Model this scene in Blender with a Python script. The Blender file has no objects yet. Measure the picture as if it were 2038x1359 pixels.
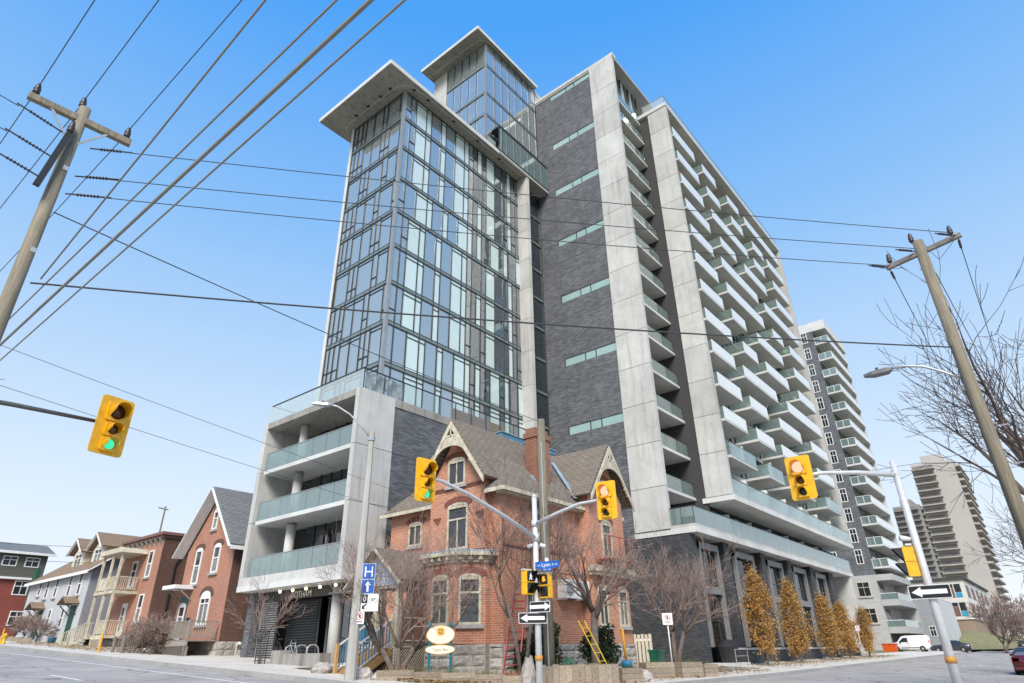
import bpy, math, random
from mathutils import Vector, Matrix
R = math.radians
scene = bpy.context.scene
col = scene.collection

# ---------------------------------------------------------------- camera
def make_camera():
    f, pitch, roll, yaw = 1237.4, 0.465647, -0.0159734, 0.683948
    c, s = math.cos, math.sin
    fw = Vector((c(pitch)*c(yaw), c(pitch)*s(yaw), s(pitch)))
    rt = Vector((s(yaw), -c(yaw), 0)); up = rt.cross(fw)
    r2 = rt*c(roll) + up*s(roll); u2 = rt*-s(roll) + up*c(roll)
    cd = bpy.data.cameras.new('camera'); co = bpy.data.objects.new('camera', cd); col.objects.link(co)
    cd.sensor_fit = 'HORIZONTAL'; cd.sensor_width = 36.0; cd.lens = f/2038*36.0
    cd.clip_start = 0.1; cd.clip_end = 4000
    m = Matrix((r2, u2, -fw)).transposed().to_4x4(); m.translation = Vector((0, 0, 1.7))
    co.matrix_world = m
    scene.camera = co
make_camera()

# ---------------------------------------------------------------- sky, sun, exposure
SUN_EL, SUN_AZ = R(42), R(215)      # light comes from behind the camera
world = bpy.data.worlds.new('World'); scene.world = world; world.use_nodes = True
wn = world.node_tree; wn.nodes.clear()
sky = wn.nodes.new('ShaderNodeTexSky'); sky.sky_type = 'NISHITA'; sky.sun_disc = False
sky.sun_elevation = SUN_EL
sky.sun_rotation = math.pi/2 - SUN_AZ
sky.air_density = 1.0; sky.dust_density = 0.3; sky.ozone_density = 3.0; sky.altitude = 0
bg = wn.nodes.new('ShaderNodeBackground'); bg.inputs['Strength'].default_value = 0.0585
wo = wn.nodes.new('ShaderNodeOutputWorld')
# the clear sky of the photograph is paler at the horizon and a purer blue overhead than the model gives: grade it by height, alike all round
wg = wn.nodes.new('ShaderNodeTexCoord'); wsep = wn.nodes.new('ShaderNodeSeparateXYZ'); wr = wn.nodes.new('ShaderNodeValToRGB')
wn.links.new(wg.outputs['Generated'], wsep.inputs[0]); wn.links.new(wsep.outputs['Z'], wr.inputs[0])
SKY_STOPS = [(0.0, (.90, .93, .97)), (.10, (.86, .92, 1.0)), (.22, (.74, .87, 1.0)), (.40, (.50, .72, 1.0)), (.57, (.285, .575, 1.0)), (.80, (.078, .395, 1.0)), (1.0, (.045, .33, .95))]
while len(wr.color_ramp.elements) < len(SKY_STOPS): wr.color_ramp.elements.new(.5)
for e, (p, c) in zip(wr.color_ramp.elements, SKY_STOPS): e.position = p; e.color = (*c, 1)
wk = wn.nodes.new('ShaderNodeVectorMath'); wk.operation = 'SCALE'; wk.inputs['Scale'].default_value = 5.1
wn.links.new(wr.outputs[0], wk.inputs[0])
wm = wn.nodes.new('ShaderNodeMix'); wm.data_type = 'RGBA'; wm.inputs[0].default_value = 0.9
wn.links.new(sky.outputs[0], wm.inputs[6]); wn.links.new(wk.outputs[0], wm.inputs[7])
wn.links.new(wm.outputs[2], bg.inputs['Color']); wn.links.new(bg.outputs[0], wo.inputs['Surface'])
sl = bpy.data.lights.new('sun', 'SUN'); sl.energy = 1.5; sl.angle = R(25); sl.color = (1.0, 0.94, 0.84)
so = bpy.data.objects.new('sun', sl); col.objects.link(so)
sd = Vector((math.cos(SUN_EL)*math.cos(SUN_AZ), math.cos(SUN_EL)*math.sin(SUN_AZ), math.sin(SUN_EL)))
so.rotation_euler = sd.to_track_quat('Z', 'Y').to_euler(); so.location = (0, -20, 60)
vs = scene.view_settings
vs.view_transform = 'Standard'; vs.look = 'None'; vs.gamma = 1.0; vs.use_curve_mapping = False
vs.exposure = 1.75
scene.cycles.use_denoising = True
scene.cycles.max_bounces = 8; scene.cycles.transparent_max_bounces = 16
scene.cycles.caustics_reflective = False; scene.cycles.caustics_refractive = False

# ---------------------------------------------------------------- mesh helpers
def H(x, y):                         # the terrain: both streets climb away from the corner
    return 0.0455*y + 0.006*max(0.0, x-35)

class MB:
    def __init__(s): s.v = []; s.f = []
    def quad(s, *p):
        n = len(s.v); s.v += [tuple(q) for q in p]; s.f.append(tuple(range(n, n+len(p)))); return s
    def box(s, x0, x1, y0, y1, z0, z1):
        n = len(s.v)
        s.v += [(x0,y0,z0),(x1,y0,z0),(x1,y1,z0),(x0,y1,z0),(x0,y0,z1),(x1,y0,z1),(x1,y1,z1),(x0,y1,z1)]
        s.f += [tuple(n+i for i in q) for q in ((0,3,2,1),(4,5,6,7),(0,1,5,4),(1,2,6,5),(2,3,7,6),(3,0,4,7))]
        return s
    def loft(s, rings, closed=True, caps=True):   # rings: lists of points of equal length
        n0 = len(s.v); k = len(rings[0])
        for r in rings: s.v += [tuple(p) for p in r]
        for i in range(len(rings)-1):
            for j in range(k if closed else k-1):
                a = n0+i*k+j; b = n0+i*k+(j+1) % k
                s.f.append((a, b, b+k, a+k))
        if caps and closed:
            s.f.append(tuple(n0+j for j in range(k-1, -1, -1)))
            s.f.append(tuple(n0+(len(rings)-1)*k+j for j in range(k)))
        return s
    def prism(s, pts, axis, a, b):    # polygon pts (u,v) pushed along an axis; x:(y,z) y:(x,z) z:(x,y)
        if axis == 'x': A = [(a, u, v) for u, v in pts]; B = [(b, u, v) for u, v in pts]
        elif axis == 'y': A = [(u, a, v) for u, v in pts]; B = [(u, b, v) for u, v in pts]
        else: A = [(u, v, a) for u, v in pts]; B = [(u, v, b) for u, v in pts]
        return s.loft([A, B])
    def slab(s, pts, t):              # a polygon in space given thickness t along its normal
        P = [Vector(p) for p in pts]; nrm = Vector((0, 0, 0))
        for i in range(len(P)):
            a, b = P[i], P[(i+1) % len(P)]; nrm += a.cross(b)
        nrm.normalize()
        return s.loft([[p - nrm*t for p in P], P])
    def tube(s, pts, r, n=6, caps=True):
        P = [Vector(p) for p in pts]; rings = []; u = None
        for i, p in enumerate(P):
            d = (P[min(i+1, len(P)-1)] - P[max(i-1, 0)])
            if d.length < 1e-9: d = Vector((0, 0, 1))
            d.normalize()
            if u is None:
                u = d.orthogonal().normalized()
            else:
                u = u - d*u.dot(d)
                u = u.normalized() if u.length > 1e-6 else d.orthogonal().normalized()
            w = d.cross(u); rr = r[i] if isinstance(r, (list, tuple)) else r
            rings.append([p + (u*math.cos(2*math.pi*k/n) + w*math.sin(2*math.pi*k/n))*rr for k in range(n)])
        return s.loft(rings, True, caps)
    def beam(s, p, q, w, h, up=(0, 0, 1)):   # a bar of section w x h from p to q
        p, q = Vector(p), Vector(q); d = (q-p).normalized(); up = Vector(up)
        a = d.cross(up)
        if a.length < 1e-4: a = d.cross(Vector((1, 0, 0)))
        a.normalize(); b = a.cross(d)
        rr = lambda c: [c + a*w/2*i + b*h/2*j for i, j in ((-1,-1),(1,-1),(1,1),(-1,1))]
        return s.loft([rr(p), rr(q)])
    def lathe(s, prof, c=(0, 0, 0), n=16):
        rings = [[(c[0]+r*math.cos(2*math.pi*k/n), c[1]+r*math.sin(2*math.pi*k/n), c[2]+z) for k in range(n)] for r, z in prof]
        return s.loft(rings)
    def move(s, M):
        s.v = [tuple(M @ Vector(p)) for p in s.v]; return s
    def mesh(s, name, m, smooth=False):
        me = bpy.data.meshes.new(name); me.from_pydata(s.v, [], s.f); me.validate(); me.update()
        if m: me.materials.append(m)
        if smooth: me.polygons.foreach_set('use_smooth', [True]*len(me.polygons))
        return me
    def obj(s, name, m, parent=None, smooth=False, local=False):
        me = s.mesh(name, m, smooth); o = bpy.data.objects.new(name, me); col.objects.link(o)
        if parent:
            o.parent = parent
            if not local:
                org = ORG.get(parent.name, (0, 0, 0))
                me.transform(Matrix.Translation(Vector(org)*-1))
                ORG[o.name] = org
            if parent.name in SC: o.matrix_parent_inverse = SC[parent.name]
        return o
ORG = {}; SC = {}
def tag(o, label=None, cat=None, group=None, kind=None):
    if label: o['label'] = label
    if cat: o['category'] = cat
    if group: o['group'] = group
    if kind: o['kind'] = kind
    return o
def thing(name, label, cat, loc=(0, 0, 0), rz=0, group=None):
    o = bpy.data.objects.new(name, None); col.objects.link(o); o.location = loc; o.rotation_euler = (0, 0, rz)
    o.empty_display_size = 0.3
    ORG[o.name] = tuple(loc)
    return tag(o, label, cat, group)
_unit = {}
def bx(name, m, parent, x0, x1, y0, y1, z0, z1, label=None):   # a box part sharing one unit mesh per material
    key = m.name
    if key not in _unit: _unit[key] = MB().box(-.5, .5, -.5, .5, -.5, .5).mesh('unit_box', m)
    o = bpy.data.objects.new(name, _unit[key]); col.objects.link(o)
    org = ORG.get(parent.name, (0, 0, 0)) if parent else (0, 0, 0)
    o.location = ((x0+x1)/2-org[0], (y0+y1)/2-org[1], (z0+z1)/2-org[2]); o.scale = (abs(x1-x0), abs(y1-y0), abs(z1-z0))
    if parent:
        o.parent = parent
        if parent.name in SC: o.matrix_parent_inverse = SC[parent.name]
    ORG[o.name] = org; SC[o.name] = (Matrix.Translation(o.location) @ Matrix.Diagonal((*o.scale, 1))).inverted()
    if label: o['label'] = label
    return o
def inst(name, me, parent, loc, rz=0, scale=(1, 1, 1)):
    o = bpy.data.objects.new(name, me); col.objects.link(o); o.parent = parent
    org = ORG.get(parent.name, (0, 0, 0)) if parent else (0, 0, 0)
    o.location = Vector(loc)-Vector(org); o.rotation_euler = (0, 0, rz); o.scale = scale
    return o
def copy_tree(o, parent=None):
    c = o.copy(); col.objects.link(c); c.parent = parent
    for ch in list(o.children): copy_tree(ch, c)
    return c

# ---------------------------------------------------------------- materials
def _uvgroup():
    g = bpy.data.node_groups.new('surface_uv', 'ShaderNodeTree')
    g.interface.new_socket('UV', in_out='OUTPUT', socket_type='NodeSocketVector')
    N, L = g.nodes, g.links
    geo = N.new('ShaderNodeNewGeometry'); out = N.new('NodeGroupOutput')
    def vm(op, a=None, b=None):
        n = N.new('ShaderNodeVectorMath'); n.operation = op
        for i, q in enumerate((a, b)):
            if q is None: continue
            if isinstance(q, tuple): n.inputs[i].default_value = q
            else: L.new(q, n.inputs[i])
        return n
    nz = vm('ADD', geo.outputs['True Normal'], (0.0003, 0.0007, 0))
    T = vm('NORMALIZE', vm('CROSS_PRODUCT', (0, 0, 1), nz.outputs[0]).outputs[0])
    B = vm('CROSS_PRODUCT', geo.outputs['True Normal'], T.outputs[0])
    u = vm('DOT_PRODUCT', geo.outputs['Position'], T.outputs[0]); v = vm('DOT_PRODUCT', geo.outputs['Position'], B.outputs[0])
    c = N.new('ShaderNodeCombineXYZ'); L.new(u.outputs['Value'], c.inputs[0]); L.new(v.outputs['Value'], c.inputs[1])
    L.new(c.outputs[0], out.inputs[0])
    return g
UVG = _uvgroup()
class NT:                            # a small wrapper to write node trees in few lines
    def __init__(s, name):
        s.m = bpy.data.materials.new(name); s.m.use_nodes = True
        s.t = s.m.node_tree; s.t.nodes.clear()
        s.out = s.t.nodes.new('ShaderNodeOutputMaterial')
    def n(s, typ, **k):
        x = s.t.nodes.new('ShaderNode'+typ)
        for a, b in k.items():
            if a.startswith('i_'):
                key = a[2:].replace('_', ' '); key = int(key) if key.isdigit() else key
                if isinstance(b, bpy.types.NodeSocket): s.t.links.new(b, x.inputs[key])
                else: x.inputs[key].default_value = b
            else: setattr(x, a, b)
        return x
    def link(s, a, b): s.t.links.new(a, b)
    def pos(s): return s.n('NewGeometry').outputs['Position']
    def uv(s):
        x = s.t.nodes.new('ShaderNodeGroup'); x.node_tree = UVG; return x.outputs[0]
    def noise(s, scale, detail=4, rough=.55, vec=None, dist=0):
        return s.n('TexNoise', i_Vector=vec if vec is not None else s.pos(), i_Scale=scale, i_Detail=detail, i_Roughness=rough, i_Distortion=dist).outputs[0]
    def ramp(s, fac, a, b, c0=(0,0,0,1), c1=(1,1,1,1)):
        r = s.n('ValToRGB', i_Fac=fac); e = r.color_ramp.elements
        e[0].position = a; e[1].position = b; e[0].color = c0; e[1].color = c1
        return r.outputs[0]
    def mix(s, fac, a, b, mode='MIX'):
        x = s.n('Mix', data_type='RGBA', blend_type=mode)
        for sock, q in ((0, fac), (6, a), (7, b)):
            if isinstance(q, bpy.types.NodeSocket): s.link(q, x.inputs[sock])
            else: x.inputs[sock].default_value = (q if sock == 0 else (*q, 1) if len(q) == 3 else q)
        return x.outputs[2]
    def math(s, op, a, b=0.0):
        x = s.n('Math', operation=op)
        for i, q in enumerate((a, b)):
            if isinstance(q, bpy.types.NodeSocket): s.link(q, x.inputs[i])
            else: x.inputs[i].default_value = q
        return x.outputs[0]
    def scaled(s, vec, sc):
        x = s.n('Mapping', i_Vector=vec); x.inputs['Scale'].default_value = sc; return x.outputs[0]
    def done(s, color, rough=.8, bump=None, bstr=.3, bdist=.01, spec=.5, metal=0, coat=0):
        p = s.n('BsdfPrincipled')
        for key, q in (('Base Color', color), ('Roughness', rough), ('Specular IOR Level', spec), ('Metallic', metal), ('Coat Weight', coat)):
            if isinstance(q, bpy.types.NodeSocket): s.link(q, p.inputs[key])
            else: p.inputs[key].default_value = (*q, 1) if isinstance(q, tuple) and len(q) == 3 else q
        if bump is not None:
            b = s.n('Bump', i_Height=bump, i_Strength=bstr, i_Distance=bdist); s.link(b.outputs[0], p.inputs['Normal'])
        s.link(p.outputs[0], s.out.inputs[0]); return s.m
def plain(name, c, rough=.7, var=.12, scale=6, metal=0, spec=.5, bump=0.0, objvar=0.0, coat=0):
    t = NT(name); nz = t.noise(scale)
    k = t.ramp(nz, .3, .75, (*[q*(1-var) for q in c], 1), (*[min(1, q*(1+var)) for q in c], 1))
    if objvar:
        r = t.n('ObjectInfo').outputs['Random']; v = t.math('ADD', t.math('MULTIPLY', r, objvar), 1-objvar/2)
        k = t.mix(1.0, k, t.n('CombineColor', i_0=v, i_1=v, i_2=v).outputs[0], 'MULTIPLY')
    return t.done(k, rough, nz if bump else None, bump, .02, spec, metal, coat)
def concrete(name, c, stain=.35, rough=.85, streak=1.0, objvar=.1):
    t = NT(name); p = t.pos()
    big = t.noise(.55, 5, .6); fine = t.noise(9, 5, .6)
    st = t.noise(1.0, 5, .6, t.scaled(p, (2.6, 2.6, .22)))
    k = t.mix(t.ramp(big, .35, .7), tuple(q*.86 for q in c), tuple(min(1, q*1.1) for q in c))
    k = t.mix(t.math('MULTIPLY', t.ramp(st, .52, .74), stain*streak), k, tuple(q*.45 for q in c))
    bl = t.ramp(t.noise(2.1, 6, .65, dist=.6), .56, .72)
    k = t.mix(t.math('MULTIPLY', bl, stain*.8), k, tuple(q*.55 for q in c))
    k = t.mix(t.math('MULTIPLY', fine, .22), k, tuple(q*.7 for q in c))
    r = t.n('ObjectInfo').outputs['Random']; v = t.math('ADD', t.math('MULTIPLY', r, objvar), 1-objvar/2)
    k = t.mix(1.0, k, t.n('CombineColor', i_0=v, i_1=v, i_2=v).outputs[0], 'MULTIPLY')
    return t.done(k, rough, fine, .25, .02, .3)
def brick(name, c1, c2, mortar, w=.22, h=.072, ms=.01, dirt=.3, rough=.85, bump=.6, var=.5, dirtcol=None, offset=.5, rough_vec=0.0):
    t = NT(name); uv = t.uv()
    if rough_vec:
        d = t.n('TexNoise', i_Vector=t.pos(), i_Scale=3.0, i_Detail=2.0)
        o = t.n('VectorMath', operation='SCALE', i_0=d.outputs['Color'], i_Scale=rough_vec)
        uv = t.n('VectorMath', operation='ADD', i_0=uv, i_1=o.outputs[0]).outputs[0]
    b = t.n('TexBrick', i_Vector=uv, i_Color1=(*c1, 1), i_Color2=(*c2, 1), i_Mortar=(*mortar, 1), i_Scale=1.0)
    b.inputs['Mortar Size'].default_value = ms; b.inputs['Brick Width'].default_value = w; b.inputs['Row Height'].default_value = h
    b.inputs['Mortar Smooth'].default_value = .2; b.inputs['Bias'].default_value = 0; b.offset = offset
    big = t.noise(.7, 5, .6); st = t.noise(1.3, 4, .6, t.scaled(t.pos(), (2, 2, .3)))
    dc = dirtcol or tuple(q*.35 for q in c1)
    k = t.mix(t.math('MULTIPLY', t.ramp(big, .42, .72), dirt), b.outputs[0], dc)
    k = t.mix(t.math('MULTIPLY', t.ramp(st, .55, .75), dirt*.7), k, dc)
    f = t.noise(14, 3); k = t.mix(t.math('MULTIPLY', f, var*.5), k, tuple(q*.6 for q in c1))
    inv = t.math('SUBTRACT', 1.0, b.outputs['Fac'])
    return t.done(k, rough, t.math('ADD', inv, t.math('MULTIPLY', f, .3)), bump, .008, .3)
def shingle(name, c1, c2, w=.42, h=.19):
    t = NT(name)
    b = t.n('TexBrick', i_Vector=t.uv(), i_Color1=(*c1, 1), i_Color2=(*c2, 1), i_Mortar=(*[q*.35 for q in c1], 1), i_Scale=1.0)
    b.inputs['Mortar Size'].default_value = .02; b.inputs['Brick Width'].default_value = w; b.inputs['Row Height'].default_value = h
    big = t.noise(.9, 5, .6); f = t.noise(40, 2)
    k = t.mix(t.math('MULTIPLY', big, .45), b.outputs[0], tuple(q*.55 for q in c1))
    k = t.mix(t.math('MULTIPLY', f, .3), k, tuple(q*1.6 for q in c2))
    return t.done(k, .95, t.math('SUBTRACT', 1.0, b.outputs['Fac']), .7, .015, .2)
def wood(name, c, var=.35, rough=.75, axis=(1, 8, 8)):
    t = NT(name); nz = t.noise(3.0, 5, .65, t.scaled(t.pos(), axis)); f = t.noise(2.2, 4)
    k = t.mix(t.ramp(nz, .35, .7), tuple(q*(1-var) for q in c), tuple(min(1, q*(1+var*.6)) for q in c))
    k = t.mix(t.math('MULTIPLY', f, .3), k, tuple(q*.55 for q in c))
    r = t.n('ObjectInfo').outputs['Random']; v = t.math('ADD', t.math('MULTIPLY', r, .3), .82)
    k = t.mix(1.0, k, t.n('CombineColor', i_0=v, i_1=v, i_2=v).outputs[0], 'MULTIPLY')
    return t.done(k, rough, nz, .4, .01, .3)
def glass(name, tint=(.35, .45, .47), refl=.3, rough=.02, body=None, bodyw=0.0, wav=.0):
    t = NT(name)
    tr = t.n('BsdfTransparent', i_Color=(*tint, 1)); g = t.n('BsdfGlossy', i_Color=(.97, .96, .96, 1), i_Roughness=rough)
    if wav:
        b = t.n('Bump', i_Height=t.noise(.9, 2), i_Strength=wav, i_Distance=.02); t.link(b.outputs[0], g.inputs['Normal'])
    base = tr.outputs[0]
    if body:
        df = t.n('BsdfDiffuse', i_Color=(*body, 1))
        base = t.n('MixShader', i_0=bodyw, i_1=base, i_2=df.outputs[0]).outputs[0]
    lw = t.n('LayerWeight', i_Blend=.5).outputs['Facing']; fr = t.math('ADD', .04, t.math('MULTIPLY', t.math('POWER', lw, 5.0), .9))
    fac = t.math('MINIMUM', t.math('ADD', t.math('MULTIPLY', fr, 1.0), refl), 1.0)
    mx = t.n('MixShader', i_0=fac, i_1=base, i_2=g.outputs[0])
    t.link(mx.outputs[0], t.out.inputs[0]); return t.m
def emit(name, c, s=1.0):
    t = NT(name); e = t.n('Emission', i_Color=(*c, 1), i_Strength=s); t.link(e.outputs[0], t.out.inputs[0]); return t.m

M = {}
M['conc'] = concrete('concrete_grey', (.54, .53, .51), .55, objvar=.2)
M['conc_rough'] = concrete('concrete_stained', (.34, .32, .295), .85, streak=1.3)
M['conc_soffit'] = concrete('concrete_soffit', (.42, .40, .375), .75, streak=.3)
M['white_conc'] = concrete('painted_concrete', (.62, .615, .6), .12, objvar=.06)
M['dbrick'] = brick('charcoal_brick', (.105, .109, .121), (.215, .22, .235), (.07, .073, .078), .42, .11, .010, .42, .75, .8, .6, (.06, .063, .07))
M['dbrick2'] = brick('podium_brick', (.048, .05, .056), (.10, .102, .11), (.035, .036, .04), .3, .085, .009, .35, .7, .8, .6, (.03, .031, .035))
M['stucco'] = plain('charcoal_stucco', (.055, .052, .054), .95, .2, 40, bump=.5)
M['frame'] = plain('aluminium_frame', (.045, .05, .052), .45, .1, 3, metal=.3)
M['frame_l'] = plain('aluminium_light', (.33, .34, .34), .45, .1, 3, metal=.4)
M['spandrel'] = plain('floor_band', (.2, .235, .235), .4, .1, 3, metal=.2)
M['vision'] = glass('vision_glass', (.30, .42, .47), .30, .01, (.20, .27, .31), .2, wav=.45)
M['vision_l'] = glass('sky_sheen_vision_glass', (.38, .50, .54), .34, .01, (.60, .68, .70), .36, wav=.45)  # pale body colour stands in for a white sky's reflection
M['clear'] = glass('clear_rail_glass', (.82, .88, .87), .06, .01, (.75, .80, .79), .28)
M['clear2'] = glass('clear_screen_glass', (.90, .93, .93), .02, .01, (.6, .66, .66), .06)
M['tealglass'] = glass('teal_glass', (.34, .52, .54), .22, .01, (.22, .36, .38), .4, wav=.1)
M['pale'] = plain('pale_mint_glass', (.58, .69, .68), .06, .04, 1.5, spec=.9, coat=1.0, objvar=.08)
M['darkglass'] = glass('dark_glass', (.15, .21, .25), .12, .01, (.035, .055, .075), .45, wav=.3)
M['rail'] = glass('balustrade_glass', (.56, .69, .67), .10, .02, (.50, .61, .59), .26)
M['frost'] = glass('frosted_panel', (.6, .66, .64), .05, .15, (.84, .84, .83), .9)
M['metal'] = plain('galvanised_steel', (.46, .47, .48), .45, .12, 8, metal=.6)
M['black'] = plain('black_metal', (.02, .02, .022), .5, .2, 5)
M['slabdk'] = plain('interior_dark', (.06, .06, .06), .9)
M['ceil'] = plain('interior_ceiling', (.55, .55, .55), .9)
M['int'] = plain('interior_wall', (.20, .22, .235), .9, .3, .4)
M['tube'] = emit('fluorescent_tube', (1, .96, .9), .55)
M['bandglass'] = plain('band_glass', (.30, .43, .42), .35, .06, 1.5, spec=.25, objvar=.15)
M['shopglass'] = glass('shop_glass', (.22, .28, .29), .0, .02, (.02, .025, .027), .5, wav=.1)
# ================================================================ the apartment tower
rnd = random.Random(7)
T = thing('apartment_tower', 'tall grey concrete, charcoal brick and glass apartment tower rising behind the red brick house', 'building', (39, 18.6, 1.0))
XA, YA = 39.0, 18.59
SJ = [8.85, 11.72, 14.83, 17.8, 20.85, 23.8, 26.78, 29.73, 32.7, 35.64, 38.6, 41.52, 44.46, 47.4, 50.3, 54.0]   # joints of the near concrete strip
for a, b in zip(SJ, SJ[1:]):
    bx('concrete_panel', M['conc'], T, XA-.12, XA+.25, YA, 21.22, a+.035, b)
bx('panel_backing', M['slabdk'], T, XA-.05, XA+.3, YA+.05, 21.2, 8.9, 53.9)
# charcoal brick wall between the window bands
BAND = [10.7, 16.88, 22.75, 28.8, 34.7, 40.58, 46.35, 53.12]
lo = 8.5
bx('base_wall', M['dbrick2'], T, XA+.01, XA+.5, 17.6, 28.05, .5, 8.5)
MB().box(XA, XA+.5, 26.2, 28.05, 8.5, 54.0).obj('brick_wall', M['dbrick'], T)
for zb in BAND:
    bx('brick_wall', M['dbrick'], T, XA, XA+.5, 21.24, 26.18, lo, zb); lo = zb+.74
    w = bx('window', M['slabdk'], T, XA+.35, XA+.45, 21.26, 26.16, zb, zb+.74)
    for y0, y1 in ((21.28, 23.12), (23.2, 24.12), (24.2, 26.14)):
        p = bx('pane', M['bandglass'], T, XA+.05, XA+.1, y0, y1, zb+.03, zb+.71)
    fr = MB()
    for yy in (21.25, 23.16, 24.16, 26.16): fr.box(XA+.01, XA+.12, yy-.03, yy+.03, zb, zb+.74)
    fr.box(XA+.012, XA+.12, 21.25, 26.16, zb, zb+.03).box(XA+.012, XA+.12, 21.25, 26.16, zb+.71, zb+.74)
    fr.obj('window_frame', M['frame'], T)
    # a thin shadow gap in the brickwork at every other floor
    bx('brick_joint', M['slabdk'], T, XA-.004, XA+.1, 21.24, 28.05, zb-1.75, zb-1.71)
bx('wall_coping', M['conc'], T, XA-.1, XA+.6, 18.5, 28.2, 54.0, 54.35)
# main mass behind
MB().box(XA+.5, 76.4, 21.24, 33, 1.0, 49.0).box(XA+.5, 60, 21.6, 33, 49.0, 54.0).obj('tower_core', M['dbrick'], T)
# recess with the small balconies
XB, YF, YF2 = 44.0, 15.97, 17.92
bx('side_wall', M['stucco'], T, XB, XB+.3, YF2, 21.3, 8.9, 49.0)
bx('recess_wall', M['stucco'], T, XA+.25, XB, 21.0, 21.3, 8.9, 49.0)
SB = [11.5, 14.5, 17.42, 20.33, 23.22, 26.1, 29.0, 31.85, 34.7, 37.55, 40.4, 43.25, 46.1]
for i, z in enumerate(SB):
    b = bx('balcony', M['white_conc'], T, XA+.28, XB-.02, YA+.12, 21.0, z, z+.2)
    ro = ORG['apartment_tower']
    n = 4
    for j in range(n):
        x0 = XA+.32+(4.55)*j/n
        bx('balustrade_panel', M['rail'], b, x0, x0+4.55/n-.03, YA+.2, YA+.222, z+.22, z+1.2)
    bx('handrail', M['frame'], b, XA+.3, XB-.02, YA+.19, YA+.235, z+1.2, z+1.24)
    bx('balcony_door', M['darkglass'], T, XA+.8, XB-.6, 20.95, 20.99, z+.25, z+2.5)
# fin and frame of the balcony front
FJ = [11.55, 14.72, 17.6, 20.5, 23.45, 26.4, 29.35, 32.25, 35.15, 38.05, 40.9, 43.8, 46.75, 49.55]
for a, b in zip(FJ, FJ[1:]):
    bx('concrete_panel', M['conc'], T, XB-.12, XB+.3, YF, YF2, a+.035, b)
bx('panel_backing', M['slabdk'], T, XB-.05, XB+.28, YF+.04, YF2-.02, 11.5, 49.5)
XE = 76.7
bx('end_fin', M['conc'], T, XE-.35, XE, YF, 20.5, 11.5, 49.4)
bx('end_fin_lower', M['conc'], T, XE-.35, XE+.2, 16.9, 21, 1.2, 8.5)
bx('roof_slab', M['white_conc'], T, XB-.2, XE+.1, YF-.05, 21.3, 49.45, 49.85)
# roof terrace balustrade
for j in range(22):
    x0 = XB + j*(XE-XB)/22
    bx('balustrade_panel', M['clear'], T, x0+.03, x0+(XE-XB)/22-.03, YF+.1, YF+.12, 49.9, 50.9)
bx('handrail', M['frame_l'], T, XB, XE, YF+.08, YF+.14, 50.9, 50.95)
bx('balustrade_panel', M['clear'], T, XB, XB+.02, YF+.15, 18.4, 49.9, 50.9)
bx('handrail', M['frame_l'], T, XB-.02, XB+.04, YF+.1, 18.5, 50.9, 50.95)
# penthouse glazing under the big roof
bx('penthouse_roof', M['conc_soffit'], T, XA-.05, 47.4, YA-.05, 30, 53.75, 54.05)
bx('penthouse_floor', M['white_conc'], T, XA+.3, 43.6, YA+.1, 21, 48.35, 48.55)
for j in range(7):
    x0 = XA+.35+j*.82
    p = bx('pane', M['pale'] if j % 2 else M['vision'], T, x0, x0+.76, 19.5, 19.54, 48.6, 53.7)
fr = MB()
for j in range(8): fr.box(XA+.3+j*.82, XA+.37+j*.82, 19.42, 19.56, 48.55, 53.75)
fr.box(XA+.3, 45.1, 19.42, 19.56, 50.7, 50.78).obj('window_frame', M['frame'], T)
bx('balustrade_panel', M['rail'], T, XA+.35, 43.4, YA+.2, YA+.22, 48.6, 49.6)
# window wall behind the trays
NB = 9
BW = (XE-.4-XB-.3)/NB
for k in range(14):
    z0 = 11.75 + 2.885*(k-0) - (2.9 if k == 13 else 0)
    if k == 13: break
    for j in range(NB):
        x0 = XB+.35+BW*j
        w = bx('window', M['darkglass'], T, x0+.1, x0+BW-.1, YF2+.16, YF2+.2, z0+.05, z0+2.45)
    fr = MB()
    for j in range(NB*3+1):
        x0 = XB+.35+BW*j/3; fr.box(x0-.04, x0+.04, YF2+.08, YF2+.22, z0, z0+2.5)
    fr.box(XB+.3, XE-.36, YF2+.09, YF2+.22, z0+.75, z0+.82).box(XB+.3, XE-.36, YF2+.09, YF2+.22, z0-.06, z0+.05)
    fr.obj('window_frame', M['frame'], T)
    bx('floor_edge', M['conc'], T, XB+.3, XE-.35, YF2+.06, YF2+.6, z0+2.48, z0+2.83)
    bx('interior_wall', M['int'], T, XB+.4, XE-.4, 19.9, 20.0, z0, z0+2.45)
# staggered balcony trays
TR = {1: [(45.1,50.5),(53.3,57.1),(58.4,66.1),(70.1,75.5)], 2: [(45.2,49.9),(52.2,56.5),(58.5,66),(69.5,75.5)], 3: [(45.2,50.1),(52.1,56.4),(59.6,66.1),(69.5,75.6)],
      4: [(45.2,50),(52,60.6),(63.7,75.4)], 5: [(45,50.5),(53.3,56.9),(59.2,65.9),(69.3,75.2)], 6: [(45.1,49.9),(51.9,55.3),(58.4,65.9),(69.7,75.2)],
      7: [(45,49.9),(51.9,61.7),(64.5,67.8),(70.1,75.4)], 8: [(45.1,49.9),(51.9,61.5),(63.6,75.2)], 9: [(45,50.3),(52.8,56.8),(59.2,65.7),(69.1,75.1)],
      10: [(44.9,49.8),(51.8,61.5),(63.4,66.7),(69.7,75.3)], 11: [(45,49.8),(51.7,55),(58.1,61.4),(64.3,67.8),(69.2,75)], 12: [(44.8,49.7),(51.6,55),(58.1,61.5),(63.2,74.9)]}
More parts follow.
